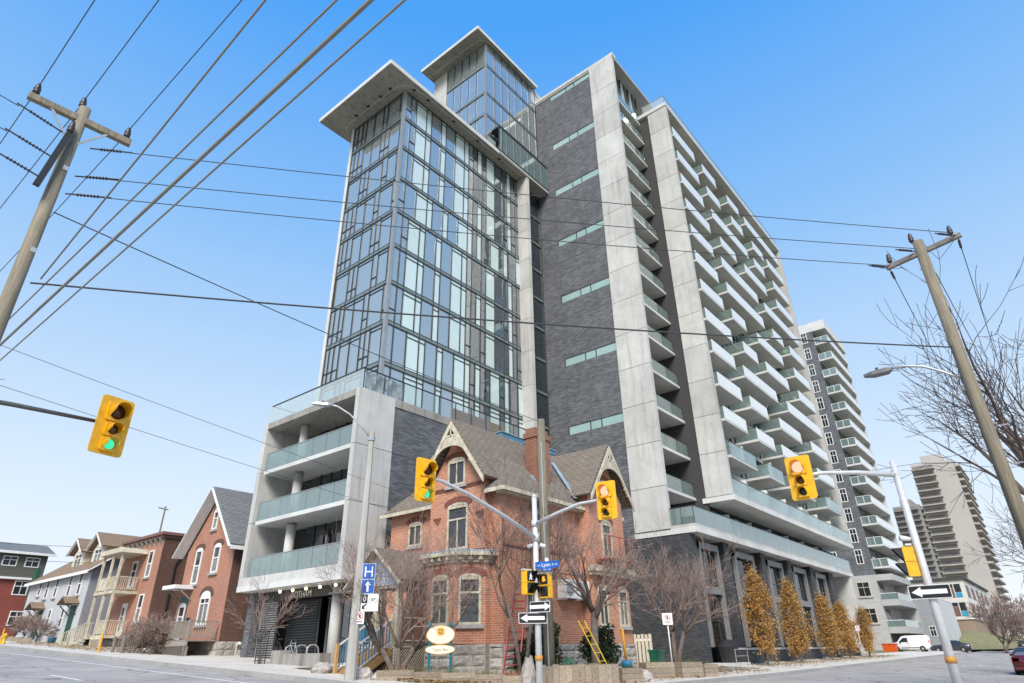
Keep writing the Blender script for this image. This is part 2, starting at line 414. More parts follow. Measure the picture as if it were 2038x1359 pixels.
for k, L in TR.items():
    z = 14.5 + 2.885*(k-1)
    for i, (a, b) in enumerate(L):
        t = bx('balcony', M['white_conc'], T, a, b, YF+.02, YF2+.1, z, z+.2)
        solid = k > 1 and not (k == 1)
        fm = M['frost'] if k > 1 else M['rail']
        n = max(2, round((b-a)/1.7))
        for j in range(n):
            x0 = a+.03+(b-a-.06)*j/n
            bx('balustrade_panel', fm, t, x0, x0+(b-a-.06)/n-.02, YF+.02, YF+.05, z+.1, z+1.2)
        bx('balustrade_panel', M['rail'], t, a+.02, a+.04, YF+.06, YF+.95, z+.22, z+1.18)
        bx('balustrade_panel', M['rail'], t, a+.02, a+.04, YF+.98, YF2, z+.22, z+1.18)
        bx('balustrade_panel', M['rail'], t, b-.04, b-.02, YF+.06, YF2, z+.22, z+1.18)
        MB().box(a, b, YF+.015, YF+.055, z+1.2, z+1.23).box(a+.01, a+.05, YF+.05, YF2, z+1.19, z+1.225).box(b-.05, b-.01, YF+.05, YF2, z+1.19, z+1.225).obj('handrail', M['frame'], t)
        if rnd.random() < .5:
            bx('privacy_screen', M['frost'], t, b-1.2, b-1.17, YF+.5, YF2, z+.25, z+1.9)
# long terrace at the bottom of the frame, and the one under it
bx('terrace_slab', M['white_conc'], T, XB-.1, XE+.1, YF-.06, YF2+.3, 11.2, 11.55)
bx('terrace_edge', M['conc'], T, XB+.3, XE, YF-.02, YF+.3, 11.55, 11.72)
n = 20
for j in range(n):
    x0 = XB+.4+(XE-XB-.8)*j/n
    bx('balustrade_panel', M['rail'], T, x0, x0+(XE-XB-.8)/n-.03, YF+.02, YF+.045, 11.74, 12.8)
bx('handrail', M['frame'], T, XB+.3, XE-.3, YF, YF+.06, 12.8, 12.84)
for j in range(6):
    x0 = 48+j*4.6; bx('privacy_screen', M['frost'], T, x0, x0+.03, YF+.3, YF2, 11.7, 13.4)
YS = 16.88
bx('terrace_slab', M['white_conc'], T, XA-.05, 77.8, YS-.05, 21.3, 8.5, 8.85)
bx('terrace_edge', M['conc'], T, XA-.02, 77.7, YS, YS+.3, 8.85, 9.05)
bx('terrace_edge', M['conc'], T, XA-.02, XA+.28, YS+.3, YA+.1, 8.85, 9.05)
n = 24
for j in range(n):
    x0 = XA+.1+(77.5-XA)*j/n
    bx('balustrade_panel', M['rail'], T, x0, x0+(77.5-XA)/n-.03, YS+.03, YS+.055, 9.07, 10.15)
for j in range(2):
    bx('balustrade_panel', M['rail'], T, XA+.03, XA+.055, YS+.08+.86*j, YS+.9+.86*j, 9.07, 10.15)
bx('handrail', M['frame'], T, XA, 77.6, YS+.01, YS+.075, 10.15, 10.19)
bx('handrail', M['frame'], T, XA, XA+.065, YS+.05, YA+.1, 10.15, 10.19)
for j in range(22):
    x0 = XB+.4+j*1.48
    bx('window', M['darkglass'] if j % 4 else M['pale'], T, x0, x0+1.38, 18.55, 18.6, 8.95, 11.15)
fr = MB()
for j in range(23): fr.box(XB+.32+j*1.48, XB+.4+j*1.48, 18.45, 18.62, 8.86, 11.2)
fr.box(XB+.32, XE-.3, 18.46, 18.61, 11.08, 11.19).obj('window_frame', M['frame'], T)
MB().box(XB+.3, XE, 20, 21, 8.86, 11.2).obj('interior_wall', M['int'], T)
for j in range(7):
    x0 = 46.4+j*4.4; bx('privacy_screen', M['frost'], T, x0, x0+.03, YS+.5, 18.4, 9.05, 10.7)
# podium of brick piers along the side street
YPd = 17.4
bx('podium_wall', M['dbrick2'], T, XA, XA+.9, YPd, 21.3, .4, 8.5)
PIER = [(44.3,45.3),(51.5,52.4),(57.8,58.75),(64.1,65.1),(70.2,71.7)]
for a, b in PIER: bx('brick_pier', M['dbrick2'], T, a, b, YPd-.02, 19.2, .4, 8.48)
MB().box(XA+.9, 76.4, 19.0, 21.3, .4, 8.5).obj('podium_back_wall', M['black'], T)  # black colour paints in the dark of the deep recess
PALE = plain('podium_frame', (.2, .2, .205), .6, .1, 4)
for i, (a, b) in enumerate([(40.5,43.6),(46.5,50.3),(53.3,56.8),(59.6,63.1),(66,69.3)]):
    MB().box(a, a+.22, YPd+.1, 17.78, 1.9, 8.15).box(b-.22, b, YPd+.1, 17.78, 1.9, 8.15).box(a, b, YPd+.11, 17.78, 7.75, 8.15).box(a+.3, b-.3, YPd+.16, 17.78, 5.0, 5.45).obj('bay_frame', PALE, T)
    m0 = (a+b)/2
    for x0, x1 in ((a+.36, a+.95), (a+1.0, m0+.5), (m0+.55, b-.36)):
        for z0, z1 in ((1.95, 4.95), (5.5, 7.7)):
            bx('window', M['shopglass'], T, x0, x1, 17.85, 17.89, z0, z1)
    fr = MB()
    for x0 in (a+.33, a+.97, m0+.52, b-.37): fr.box(x0-.03, x0+.03, 17.79, 17.91, 1.9, 7.75)
    fr.box(a+.3, b-.3, 17.8, 17.91, 6.4, 6.46).box(a+.3, b-.3, 17.8, 17.91, 3.4, 3.46).obj('window_frame', M['frame'], T)
    bx('curtain', plain('curtain_%d' % i, (.34, .36, .35), .9, .3, 9), T, a+.4, m0+.2, 18.35, 18.4, 2.0, 7.6)
# low brick planter walls in front of the piers
for a, b in [(42.0,46.0),(48.2,52.8),(54.6,59.0),(61,65.4),(67.4,71.5)]:
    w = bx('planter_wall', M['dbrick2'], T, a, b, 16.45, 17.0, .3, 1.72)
    bx('planter_cap', M['conc'], T, a-.04, b+.04, 16.4, 17.05, 1.72, 1.84)
bx('entry_step', M['conc'], T, 38.6, 41.9, 15.9, 17.4, .2, 1.05)
for p in (38.9, 40.3, 41.7): pass
fr = MB().tube([(40.0, 16.0, 1.0), (40.0, 16.0, 1.75), (41.9, 16.0, 1.75), (41.9, 16.0, 1.0)], .025).tube([(40.0, 16.0, 1.4), (41.9, 16.0, 1.4)], .02)
fr.obj('guard_rail', M['metal'], T)

# ---------------------------------------------------------------- glass wing
XG, YG, XC = 21.74, 28.07, 35.62
FL = [14.9, 17.85, 20.75, 23.75, 26.7, 29.65, 32.6, 35.55, 38.5, 41.3]
UA = [1,1,2,1,2,1,2,2,1,1,1,1,1,2,2,1,1,1,1]; TA = 'VVPPVPVPPVVPVPVVPVV'
UB = [1,2,2,1,2,1,2,2,1,1,1,2,2,1,1,2,1];       TB = 'VVPPVPVPPVPVPVPVP'
UC = [1,1,2,1,2,1,2,2,1,1,2,1,2,2,1,1,1,1];     TC = 'VVPPVPVPPVVVPVVPVV'
ROWS = [(UB,TB),(UB,TB),(UC,TC),(UA,TA),(UC,TC),(UB,TB),(UA,TA),(UC,TC),(UA,TA)]
U = .5485
for k, (us, ty) in enumerate(ROWS):
    z0, z1 = FL[k], FL[k+1]; x = XG+.2
    fr = MB(); edges = []
    for u, t in zip(us, ty):
        x1 = x+u*U; top = z1-.16; bot = z0+.16
        mt = M['pale'] if t == 'P' else M['vision_l'] if x < 29.3 else M['vision']  # left-hand panes get the paler, painted-in sky reflection
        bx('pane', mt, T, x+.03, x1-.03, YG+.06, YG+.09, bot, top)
        if t == 'V' and rnd.random() < .38:
            bh = rnd.choice((.5, .9, 1.4, 2.3)); bx('window_blind', M['ceil'], T, x+.05, x1-.05, YG+.2, YG+.22, top-bh, top)
        fr.box(x1-.025, x1+.025, YG-.005, YG+.1, z0, z1)
        if t == 'P': fr.box(x, x1, YG+.01, YG+.1, z1-.46, z1-.42)
        elif u == 1 and (k+int(x*2)) % 3 == 0: fr.box(x, x1, YG+.01, YG+.1, z0+1.0, z0+1.06)
        x = x1
    fr.box(XG+.1, XC, YG+.0, YG+.1, z1-.16, z1-.10).box(XG+.1, XC, YG+.001, YG+.1, z0+.10, z0+.16)
    fr.obj('window_frame', M['frame'], T)
    bx('floor_band', M['spandrel'], T, XG+.12, XC, YG+.01, YG+.1, z1-.1, z1+.1)
LR = [[28.43,29.45,30.04,31.68,32.17,32.69,34.18], [28.57,30.04,30.58,31.67,32.73,33.23,33.82], [28.36,29.55,30.07,30.57,31.68,32.76,33.37,33.9]]
for k in range(9):
    z0, z1 = FL[k], FL[k+1]
    E = [YG+.22]+LR[(k*2) % 3]+[34.32]
    fr = MB()
    for i in range(len(E)-1):
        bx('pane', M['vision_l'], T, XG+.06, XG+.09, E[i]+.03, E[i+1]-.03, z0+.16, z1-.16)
        if rnd.random() < .3:
            bh = rnd.choice((.4, .8, 1.3)); bx('window_blind', M['ceil'], T, XG+.2, XG+.22, E[i]+.05, E[i+1]-.05, z1-.16-bh, z1-.16)
        fr.box(XG-.005, XG+.1, E[i+1]-.03, E[i+1]+.03, z0, z1)
        if E[i+1]-E[i] < .65: fr.box(XG+.01, XG+.1, E[i], E[i+1], z0+.85, z0+.91)
        else: fr.box(XG+.01, XG+.1, E[i], E[i+1], z1-.42, z1-.38)
    fr.box(XG+.0, XG+.1, YG+.1, 34.35, z1-.16, z1-.10).box(XG+.001, XG+.1, YG+.1, 34.35, z0+.10, z0+.16)
    fr.obj('window_frame', M['frame'], T)
    bx('floor_band', M['spandrel'], T, XG+.01, XG+.1, YG+.12, 34.35, z1-.1, z1+.1)
    if k: 
        bx('floor_slab', M['ceil'], T, XG+.2, XC-.1, YG+.2, 34.2, z0-.1, z0+.08)
    bx('interior_wall', M['int'], T, 26.5, XC-.1, 31.6, 31.8, z0+.1, z1-.12)
    bx('partition_wall', M['int'], T, 28.4+.9*(k % 3), 28.5+.9*(k % 3), YG+.4, 31.6, z0+.1, z1-.12)
    if k in (1, 3, 4, 6):
        bx('ceiling_light', M['tube'], T, 32.9, 33.0, 28.6, 29.8, z1-.2, z1-.15)
    if k in (2, 5):
        bx('ceiling_light', M['tube'], T, 34.3, 34.4, 28.7, 29.8, z1-.2, z1-.15)
bx('corner_post', M['frame_l'], T, XG-.02, XG+.2, YG-.02, YG+.2, 14.9, 41.3, )
bx('end_wall', M['white_conc'], T, XG-.05, XC, 34.35, 34.65, 14.9, 41.3)
bx('wing_roof', M['conc_rough'], T, 19.4, XC-.02, 27.05, 36.0, 41.3, 41.62)
bx('roof_edge', M['white_conc'], T, 19.36, 36.0, 27.0, 27.06, 41.28, 41.66)
bx('roof_edge', M['white_conc'], T, 19.34, 19.4, 27.06, 36.02, 41.28, 41.66)
gr = MB().tube([(36.0-.6, 27.35, 41.295), (23, 27.35, 41.295), (21.8, 27.5, 41.295), (21.2, 28.1, 41.295), (21.05, 29.2, 41.295), (21.05, 34.0, 41.295), (21.2, 34.9, 41.295), (21.7, 35.3, 41.295)], .035)
gr.obj('drip_groove', M['conc'], T)
for p in [(20.9, 30.1), (20.9, 31.6), (20.9, 33.1), (20.9, 28.9), (23.6, 27.45), (26.5, 27.45), (29.4, 27.45), (32.3, 27.45), (22.2, 27.55)]:
    bx('soffit_light', M['black'], T, p[0]-.11, p[0]+.11, p[1]-.11, p[1]+.11, 41.25, 41.31)
CJ = [13.5, 17.5, 20.45, 23.4, 26.35, 29.3, 32.25, 35.2, 38.15, 41.65]
for a, b in zip(CJ, CJ[1:]): bx('column_panel', M['conc'], T, XC, XC+.4, 27.02, 28.3, a+.03, b)
bx('panel_backing', M['slabdk'], T, XC+.05, XC+.35, 27.1, 28.3, 13.6, 41.2)
# link between the wing and the brick wall
for k in range(9):
    z0, z1 = FL[k], FL[k+1]
    for a, b in ((36.05, 37.5), (37.56, 38.95)):
        bx('pane', M['darkglass'], T, a, b, YG+.06, YG+.09, z0+.15, z1-.15)
    MB().box(37.5, 37.56, YG-.04, YG+.1, z0, z1).box(38.9, 38.98, YG-.04, YG+.1, z0, z1).box(36.02, 38.98, YG+.01, YG+.1, z1-.15, z1-.1).box(36.02, 38.98, YG+.01, YG+.1, z0+.1, z0+.15).obj('window_frame', M['frame'], T)
    bx('floor_band', M['spandrel'], T, 36.02, 38.98, YG-.02, YG+.1, z1-.1, z1+.1)
    bx('interior_wall', M['slabdk'], T, 36.05, 39, 30, 30.1, z0, z1)
MB().box(36.02, 39, YG, 30, 1.0, 14.9).obj('link_base', M['dbrick'], T)
# glazed box that bridges the link
YB = 26.92
bx('bay_floor', M['conc_soffit'], T, 31.7, 38.98, YB, YG, 41.3, 41.6)
for j in range(7):
    x0 = 31.75+j*1.03
    bx('pane', M['tealglass'], T, x0+.03, x0+1.0, YB+.04, YB+.07, 41.75, 44.4)
fr = MB()
for j in range(8): fr.box(31.72+j*1.03, 31.78+j*1.03, YB, YB+.12, 41.6, 44.55)
fr.box(31.72, 38.98, YB, YB+.13, 44.42, 44.6).box(31.72, 38.98, YB, YB+.13, 41.55, 41.75).box(31.7, 31.82, YB, YG, 44.42, 44.6)
fr.obj('window_frame', M['frame'], T)
bx('bay_roof', M['slabdk'], T, 31.75, 38.97, YB+.1, YG, 44.42, 44.55)
bx('balustrade_panel', M['rail'], T, 30.5, 31.65, 27.3, 27.32, 41.7, 42.75)
bx('handrail', M['frame'], T, 30.5, 31.65, 27.28, 27.34, 42.75, 42.79)
# upper glass block
XU = 31.1
UF = [41.65, 46.4, 49.2, 52.95, 56.0]
for k in range(4):
    z0, z1 = UF[k], UF[k+1]
    fr = MB().box(XU+.2, 38.9, YG, YG+.1, z0+.06, z0+.12); f2 = MB().box(XU, XU+.1, YG+.2, 33.4, z0+.06, z0+.12)
    for j in range(7):
        x0 = XU+.2+j*1.09
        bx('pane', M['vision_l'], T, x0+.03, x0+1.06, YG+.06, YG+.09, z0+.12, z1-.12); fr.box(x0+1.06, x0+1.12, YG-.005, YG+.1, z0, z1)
    for j in range(5):
        y0 = YG+.2+j*1.03
        bx('pane', M['vision_l'], T, XU+.06, XU+.09, y0+.03, y0+1.0, z0+.12, z1-.12); f2.box(XU-.005, XU+.1, y0+1.0, y0+1.06, z0, z1)
    fr.obj('window_frame', M['frame'], T); f2.obj('window_frame', M['frame'], T)
    MB().box(XU+.1, 38.95, YG+.01, YG+.1, z1-.12, z1+.12).box(XU-.03, XU+.1, YG+.1, 33.4, z1-.121, z1+.121).obj('floor_band', M['spandrel'], T)
    bx('floor_slab', M['ceil'], T, XU+.2, 38.9, YG+.2, 33.3, z1-.3, z1-.1)
    for p in ((33, 29.5), (35.5, 30), (33.4, 31.5), (36.9, 29.2), (32.2, 30.6)):
        if rnd.random() < .75: bx('ceiling_light', M['tube'], T, p[0], p[0]+.14, p[1], p[1]+1.3, z1-.38, z1-.32)
bx('interior_wall', M['int'], T, 36.5, 38.9, 32.5, 32.7, 41.65, 55.8)
bx('corner_post', M['frame_l'], T, XU-.03, XU+.18, YG+.01, YG+.18, 41.6, 56.0)
bx('end_wall', M['conc'], T, XU-.02, 38.9, 33.42, 35.3, 41.6, 56.0)
bx('core_wall', M['conc'], T, 38.4, 40.5, YG+.02, 33, 54.0, 56.1)
bx('upper_roof', M['conc_rough'], T, 29.45, 38.8, 27.66, 35.6, 56.05, 56.35)
bx('roof_edge', M['white_conc'], T, 29.4, 38.85, 27.6, 27.66, 56.02, 56.4)
bx('roof_edge', M['white_conc'], T, 29.38, 29.44, 27.66, 35.62, 56.02, 56.4)
gr = MB().tube([(38.6, 27.85, 56.04), (32.2, 27.85, 56.04), (31.0, 27.95, 56.04), (30.5, 28.5, 56.04), (30.4, 29.6, 56.04), (30.4, 35.4, 56.04)], .035)
gr.obj('drip_groove', M['conc'], T)

# ---------------------------------------------------------------- podium with the entrance
XP, YP, YPL = 19.1, 26.3, 35.85
PZ = [5.25, 8.74, 11.72, 14.9]
for a, b in zip(PZ, PZ[1:]):
    bx('concrete_panel', M['conc'], T, XP, XP+2.5, YP, YP+.36, a+.03, b)
    bx('concrete_panel', M['conc'], T, XP, XP+2.6, YPL-.4, YPL, a+.03, b)
bx('panel_backing', M['slabdk'], T, XP+.05, XP+2.4, YP+.05, YP+.33, 5.3, 14.8)
bx('panel_backing', M['slabdk'], T, XP+.05, XP+2.5, YPL-.35, YPL-.05, 5.3, 14.8)
bx('podium_roof', M['conc_rough'], T, XP, 36, YP+.37, YPL-.41, 14.5, 14.88)
bx('parapet', M['conc_rough'], T, XP+2.5, 39, YP, YP+.36, 14.42, 14.9)
bx('podium_wall', M['dbrick'], T, XP+2.52, 39, YP+.04, YP+.4, 1.0, 14.4)
bx('brick_joint', M['slabdk'], T, XP+2.5, 39, YP+.036, YP+.2, 11.7, 11.74)
bx('podium_core', M['stucco'], T, XP+2.7, 39, YP+.4, YPL, 5.2, 14.5)
for i, z in enumerate((5.28, 8.62, 11.6)):
    if i == 0:
        bb = bx('balcony', M['white_conc'], T, XP-.02, XP+2.7, YP, YPL, 5.0, 5.28)
        bx('balcony_edge', M['conc'], T, XP+.02, XP+.25, YP+.37, YPL-.41, 5.28, 5.72)
        rz = 5.72
    else:
        bb = bx('balcony', M['white_conc'], T, XP+.12, XP+2.7, YP+.37, YPL-.6, z, z+.22); rz = z+.24
    for j in range(7):
        y0 = YP+.45+j*1.24
        bx('balustrade_panel', M['rail'], bb, XP+.2, XP+.225, y0, y0+1.2, rz, rz+1.05)
    bx('handrail', M['frame_l'], bb, XP+.18, XP+.24, YP+.37, YPL-.6, rz+1.05, rz+1.09)
    bx('balustrade_panel', M['rail'], bb, XP+.24, XP+2.3, YPL-.64, YPL-.62, rz, rz+1.05)
    zt = (8.6, 11.58, 14.48)[i]
    MB().lathe([(.27, rz-.4), (.27, zt)], (XP+1.15, 33.05, 0), 20).obj('round_column', M['conc'], T, True)
    fr = MB()
    for j in range(7):
        y0 = YP+.5+j*1.0
        bx('window', M['darkglass'], T, XP+2.55, XP+2.6, y0+.04, y0+.96, rz, zt-.05)
        fr.box(XP+2.5, XP+2.64, y0-.04, y0+.04, rz-.3, zt)
    fr.box(XP+2.5, XP+2.64, YP+.4, YP+7.5, rz+1.6, rz+1.68).obj('window_frame', M['frame'], T)
# terrace rail on the podium roof
for j in range(8):
    y0 = YP+.1+j*1.2
    bx('balustrade_panel', M['clear'], T, XP+.2, XP+.22, y0, y0+1.16, 14.95, 16.1)
bx('handrail', M['frame'], T, XP+.17, XP+.25, YP+.06, YPL-.2, 16.1, 16.15)
bx('handrail', M['frame'], T, XP+.2, XP+2.6, YPL-.26, YPL-.2, 16.1, 16.15)
for j in range(11):
    x0 = XP+.25+j*1.45
    bx('balustrade_panel', M['clear2'], T, x0+.03, x0+1.42, YP+.1, YP+.12, 14.95, 16.1)
    bx('rail_post', M['frame'], T, x0-.02, x0+.02, YP+.08, YP+.14, 14.9, 16.1)
bx('handrail', M['frame'], T, XP+.2, 35.5, YP+.07, YP+.15, 16.1, 16.15)
# ================================================================ ground, roads, pavements
def grid(x0, x1, y0, y1, nx, ny, dz, name, m, f=H):
    b = MB(); b.v = [(x0+(x1-x0)*i/nx, y0+(y1-y0)*j/ny, f(x0+(x1-x0)*i/nx, y0+(y1-y0)*j/ny)+dz) for j in range(ny+1) for i in range(nx+1)]
    b.f = [(j*(nx+1)+i, j*(nx+1)+i+1, (j+1)*(nx+1)+i+1, (j+1)*(nx+1)+i) for j in range(ny) for i in range(nx)]
    return tag(b.obj(name, m), kind='structure')
def asphalt(name, c):
    t = NT(name); n1 = t.noise(.5, 5, .6); n2 = t.noise(60, 3); cr = t.n('TexVoronoi', feature='DISTANCE_TO_EDGE', i_Vector=t.n('VectorMath', operation='ADD', i_0=t.pos(), i_1=t.n('TexNoise', i_Vector=t.pos(), i_Scale=.8).outputs['Color']).outputs[0], i_Scale=.33)
    k = t.mix(t.ramp(n1, .3, .7), tuple(q*.8 for q in c), tuple(q*1.25 for q in c))
    k = t.mix(t.math('MULTIPLY', n2, .4), k, tuple(q*.6 for q in c))
    k = t.mix(t.ramp(cr.outputs['Distance'], .0, .014), tuple(q*.25 for q in c), k)
    return t.done(k, .9, n2, .3, .01, .3)
M['asphalt'] = asphalt('asphalt', (.37, .34, .315)); M['walk'] = concrete('pavement_concrete', (.63, .58, .51), .3, objvar=0)
M['grass'] = plain('dry_grass', (.20, .19, .085), .95, .4, 2.5); M['soil'] = plain('mulch', (.17, .12, .075), .95, .5, 6, bump=.6)
M['paint'] = plain('road_paint', (.72, .72, .7), .7, .2, 5); M['kerb'] = concrete('kerb_concrete', (.36, .35, .33), .5, objvar=0)
grid(-900, 1500, -900, 1500, 60, 60, -.6, 'ground', M['grass'], lambda x, y: H(max(-60, min(x, 200)), max(-60, min(y, 160))))
grid(2.2, 14.0, -60, 150, 6, 60, 0, 'street_road', M['asphalt']); grid(14.0, 150, 2.4, 12.0, 50, 6, 0, 'side_road', M['asphalt'])
grid(-60, 2.2, 2.4, 11.5, 10, 6, 0, 'cross_road', M['asphalt']); grid(150, 300, -14, 9.4, 12, 4, 0, 'far_road', M['asphalt'])
def walk(name, x0, x1, y0, y1, nx, ny):
    b = MB(); n = max(nx, ny)
    for i in range(nx):
        for j in range(ny):
            a, c, d, e = x0+(x1-x0)*i/nx, x0+(x1-x0)*(i+1)/nx, y0+(y1-y0)*j/ny, y0+(y1-y0)*(j+1)/ny
            P = [(a, d), (c, d), (c, e), (a, e)]
            b.loft([[(x, y, H(x, y)-.25) for x, y in P], [(x, y, H(x, y)+.13) for x, y in P]])
    return tag(b.obj(name, M['walk']), kind='structure')
walk('street_pavement', 14.16, 21.5, 12.2, 150, 1, 60); walk('side_pavement', 21.5, 112, 12.16, 17.2, 40, 1)
walk('corner_pavement', -20, 2.0, 11.8, 130, 1, 40); walk('far_corner_pavement', 14.2, 150, -8, 2.2, 40, 1); walk('near_pavement', -20, 2.0, -20, 2.2, 1, 8)
def kerb(name, pts):
    b = MB(); b.loft([[(x+ox, y+oy, H(x, y)+z) for ox, oy, z in prof] for x, y, prof in pts]); return tag(b.obj(name, M['kerb']), kind='structure')
pf = lambda dx, dy: [(0, 0, -.3), (dx, dy, -.3), (dx, dy, .145), (0.02*(dx > 0), 0.02*(dy > 0), .135)]
kerb('street_kerb', [(14.0, y, pf(.16, 0)) for y in range(14, 150, 4)]); kerb('side_kerb', [(x, 12.0, pf(0, .16)) for x in range(16, 113, 4)])
grid(21.5, 150, 17.2, 160, 20, 20, .06, 'yard_ground', M['grass']); grid(16.6, 21.4, 16.0, 25.5, 4, 6, .16, 'garden_bed', M['soil']); grid(19.6, 38, 14.3, 16.4, 12, 3, .15, 'side_garden_bed', M['soil'])
grid(30, 38.9, 14.2, 17.3, 6, 3, .155, 'driveway', M['asphalt'])
ln = MB()
tag(MB().loft([[(12.2, y, H(12.2, y)+.004), (12.32, y, H(12.3, y)+.004)] for y in range(16, 120, 4)], closed=False).obj('edge_line', M['paint']), kind='structure')
for y in range(16, 90, 9):
    tag(MB().loft([[(8.6, q, H(8.6, q)+.004), (8.72, q, H(8.7, q)+.004)] for q in (y, y+3)], closed=False).obj('lane_dash', M['paint']), kind='structure')
for j in range(9):
    y = 3.0+j*1.05
    tag(MB().loft([[(q, y, H(q, y)+.004), (q, y+.5, H(q, y)+.004)] for q in (60, 61.5)], closed=False).obj('crossing_stripe', M['paint']), kind='structure')
# ================================================================ windows, doors and stones shared by the houses
M['cream'] = plain('cream_paint', (.52, .47, .36), .7, .25, 3); M['white'] = plain('white_paint', (.74, .74, .72), .55, .06, 4)
M['hglass'] = glass('window_glass', (.10, .11, .12), .05, .02, (.045, .05, .055), .5, wav=.3)
M['hglass2'] = glass('curtained_glass', (.3, .3, .3), .05, .02, (.30, .31, .31), .6, wav=.3)
M['sill'] = plain('stone_sill', (.36, .34, .33), .85, .2, 6)
M['rbrick'] = brick('red_brick', (.60, .24, .135), (.43, .155, .085), (.58, .45, .36), .26, .085, .012, .26, .85, .7, .55, (.24, .10, .065))
M['rbrick_d'] = brick('dark_red_brick', (.27, .085, .055), (.22, .07, .05), (.12, .08, .07), .24, .078, .009, .25, .85, .6, .4)
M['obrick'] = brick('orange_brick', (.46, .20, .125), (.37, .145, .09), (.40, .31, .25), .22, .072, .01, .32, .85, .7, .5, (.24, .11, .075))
M['obrick_d'] = brick('dark_brown_brick', (.17, .075, .05), (.115, .052, .04), (.13, .1, .085), .22, .072, .01, .45, .85, .7, .5, (.06, .04, .035))  # darker brown brick for side walls and window arches
M['roof'] = shingle('brown_shingle', (.175, .142, .115), (.235, .2, .165)); M['groof'] = shingle('grey_shingle', (.15, .155, .16), (.22, .225, .23))
M['broof'] = shingle('tan_shingle', (.24, .165, .11), (.29, .21, .145))
M['blue'] = plain('blue_trim', (.07, .20, .31), .5, .1, 3); M['lead'] = plain('blue_flashing', (.30, .40, .46), .45, .2, 3, metal=.3)
def stone_mat(name, c):
    t = NT(name); n1 = t.noise(7, 6, .7); n2 = t.noise(1.6, 3)
    k = t.mix(t.ramp(n1, .3, .7), tuple(q*.55 for q in c), tuple(q*1.25 for q in c)); k = t.mix(t.math('MULTIPLY', n2, .35), k, tuple(q*.5 for q in c))
    r = t.n('ObjectInfo').outputs['Random']; v = t.math('ADD', t.math('MULTIPLY', r, .4), .78)
    k = t.mix(1.0, k, t.n('CombineColor', i_0=v, i_1=v, i_2=v).outputs[0], 'MULTIPLY')
    return t.done(k, .95, n1, .9, .03, .2)
M['stone'] = stone_mat('rubble_stone', (.48, .44, .40)); M['mortar'] = plain('lime_mortar', (.28, .25, .23), .95, .2, 8)
def W3(O, U, u, v, d):               # a point on a wall: u along, v up, d out of the wall
    U = Vector(U).normalized(); N = Vector((U.y, -U.x, 0)); return Vector(O) + U*u + Vector((0, 0, v)) + N*d
def outline(w, h, arch, n=8, ins=0):
    w2 = w/2-ins; p = [(-w2, ins), (w2, ins)]
    if arch <= 0: return p + [(w2, h-ins), (-w2, h-ins)]
    for i in range(n+1):
        a = math.pi*i/n; p.append((w2*math.cos(a), h-ins-arch+arch*math.sin(a)))
    return p
def WIN(par, O, U, w, h, arch=.15, split='sash', fm='cream', gm='hglass', sill=True, lint=None, ft=.09, transom=.62):
    """a framed window; O is the middle of its foot on the wall face, U runs to the right as seen from outside"""
    m = M[fm]; o1 = outline(w, h, arch); i1 = outline(w, h, arch, ins=ft)
    R_ = lambda pts, d: [W3(O, U, u, v, d) for u, v in pts]
    b = MB().loft([R_(o1, -.02), R_(o1, .06), R_(i1, .06), R_(i1, -.01)], True, False)
    zt = h*transom
    if split in ('sash', 'leaded', 'pair', 'cross'):
        b.beam(W3(O, U, -w/2+ft, zt, .025), W3(O, U, w/2-ft, zt, .025), .06, .07)
    if split in ('pair', 'slide', 'cross'):
        b.beam(W3(O, U, 0, ft, .025), W3(O, U, 0, zt if split == 'pair' else h-ft-max(arch*.3, 0), .025), .05, .05, (0, 1, 0) if abs(Vector(U).x) > .7 else (1, 0, 0))
    f = b.obj('window', m, par)
    low = [(-w/2+ft, ft), (w/2-ft, ft), (w/2-ft, zt), (-w/2+ft, zt)]
    if arch > 0:
        zr_ = h-arch-.02; hi = [(-w/2+ft, zt), (w/2-ft, zt), (w/2-ft, zr_), (-w/2+ft, zr_)]
        MB().loft([R_([(-w/2+ft*.5, zr_-.04), (w/2-ft*.5, zr_-.04)]+[q for q in i1[2:]], d) for d in (-.01, .045)]).obj('arch_panel', m, f)
    else: hi = [(-w/2+ft, zt), (w/2-ft, zt), (w/2-ft, h-ft), (-w/2+ft, h-ft)]
    MB().quad(*R_(low, .012)).obj('pane', M[gm], f); MB().quad(*R_(hi, .012)).obj('pane', M['hglass'], f)
    if split == 'leaded':
        c = MB()
        for k in range(1, 4):
            u = -w/2+ft+(w-2*ft)*k/4
            c.beam(W3(O, U, u, zt, .018), W3(O, U, u, h-ft-arch*.4, .018), .012, .012)
        for k in range(1, 3): c.beam(W3(O, U, -w/2+ft, zt+(h-ft-zt)*k/3, .018), W3(O, U, w/2-ft, zt+(h-ft-zt)*k/3, .018), .012, .012)
        c.obj('leading', M['black'], f)
    if sill:
        MB().loft([[W3(O, U, u, v, d) for u, v in ((-w/2-.1, -.13), (w/2+.1, -.13), (w/2+.1, 0), (-w/2-.1, 0))] for d in (-.05, .13)]).obj('sill', M['sill'], f)
    if lint:
        a0 = outline(w+.04, h+.02, arch+.01); a1 = outline(w+.5, h+.26, arch+.12)
        MB().loft([R_(a0[2:], -.02), R_(a0[2:], .035), R_(a1[2:], .035), R_(a1[2:], -.02)], False, False).obj('brick_arch', M[lint], f)
    return f
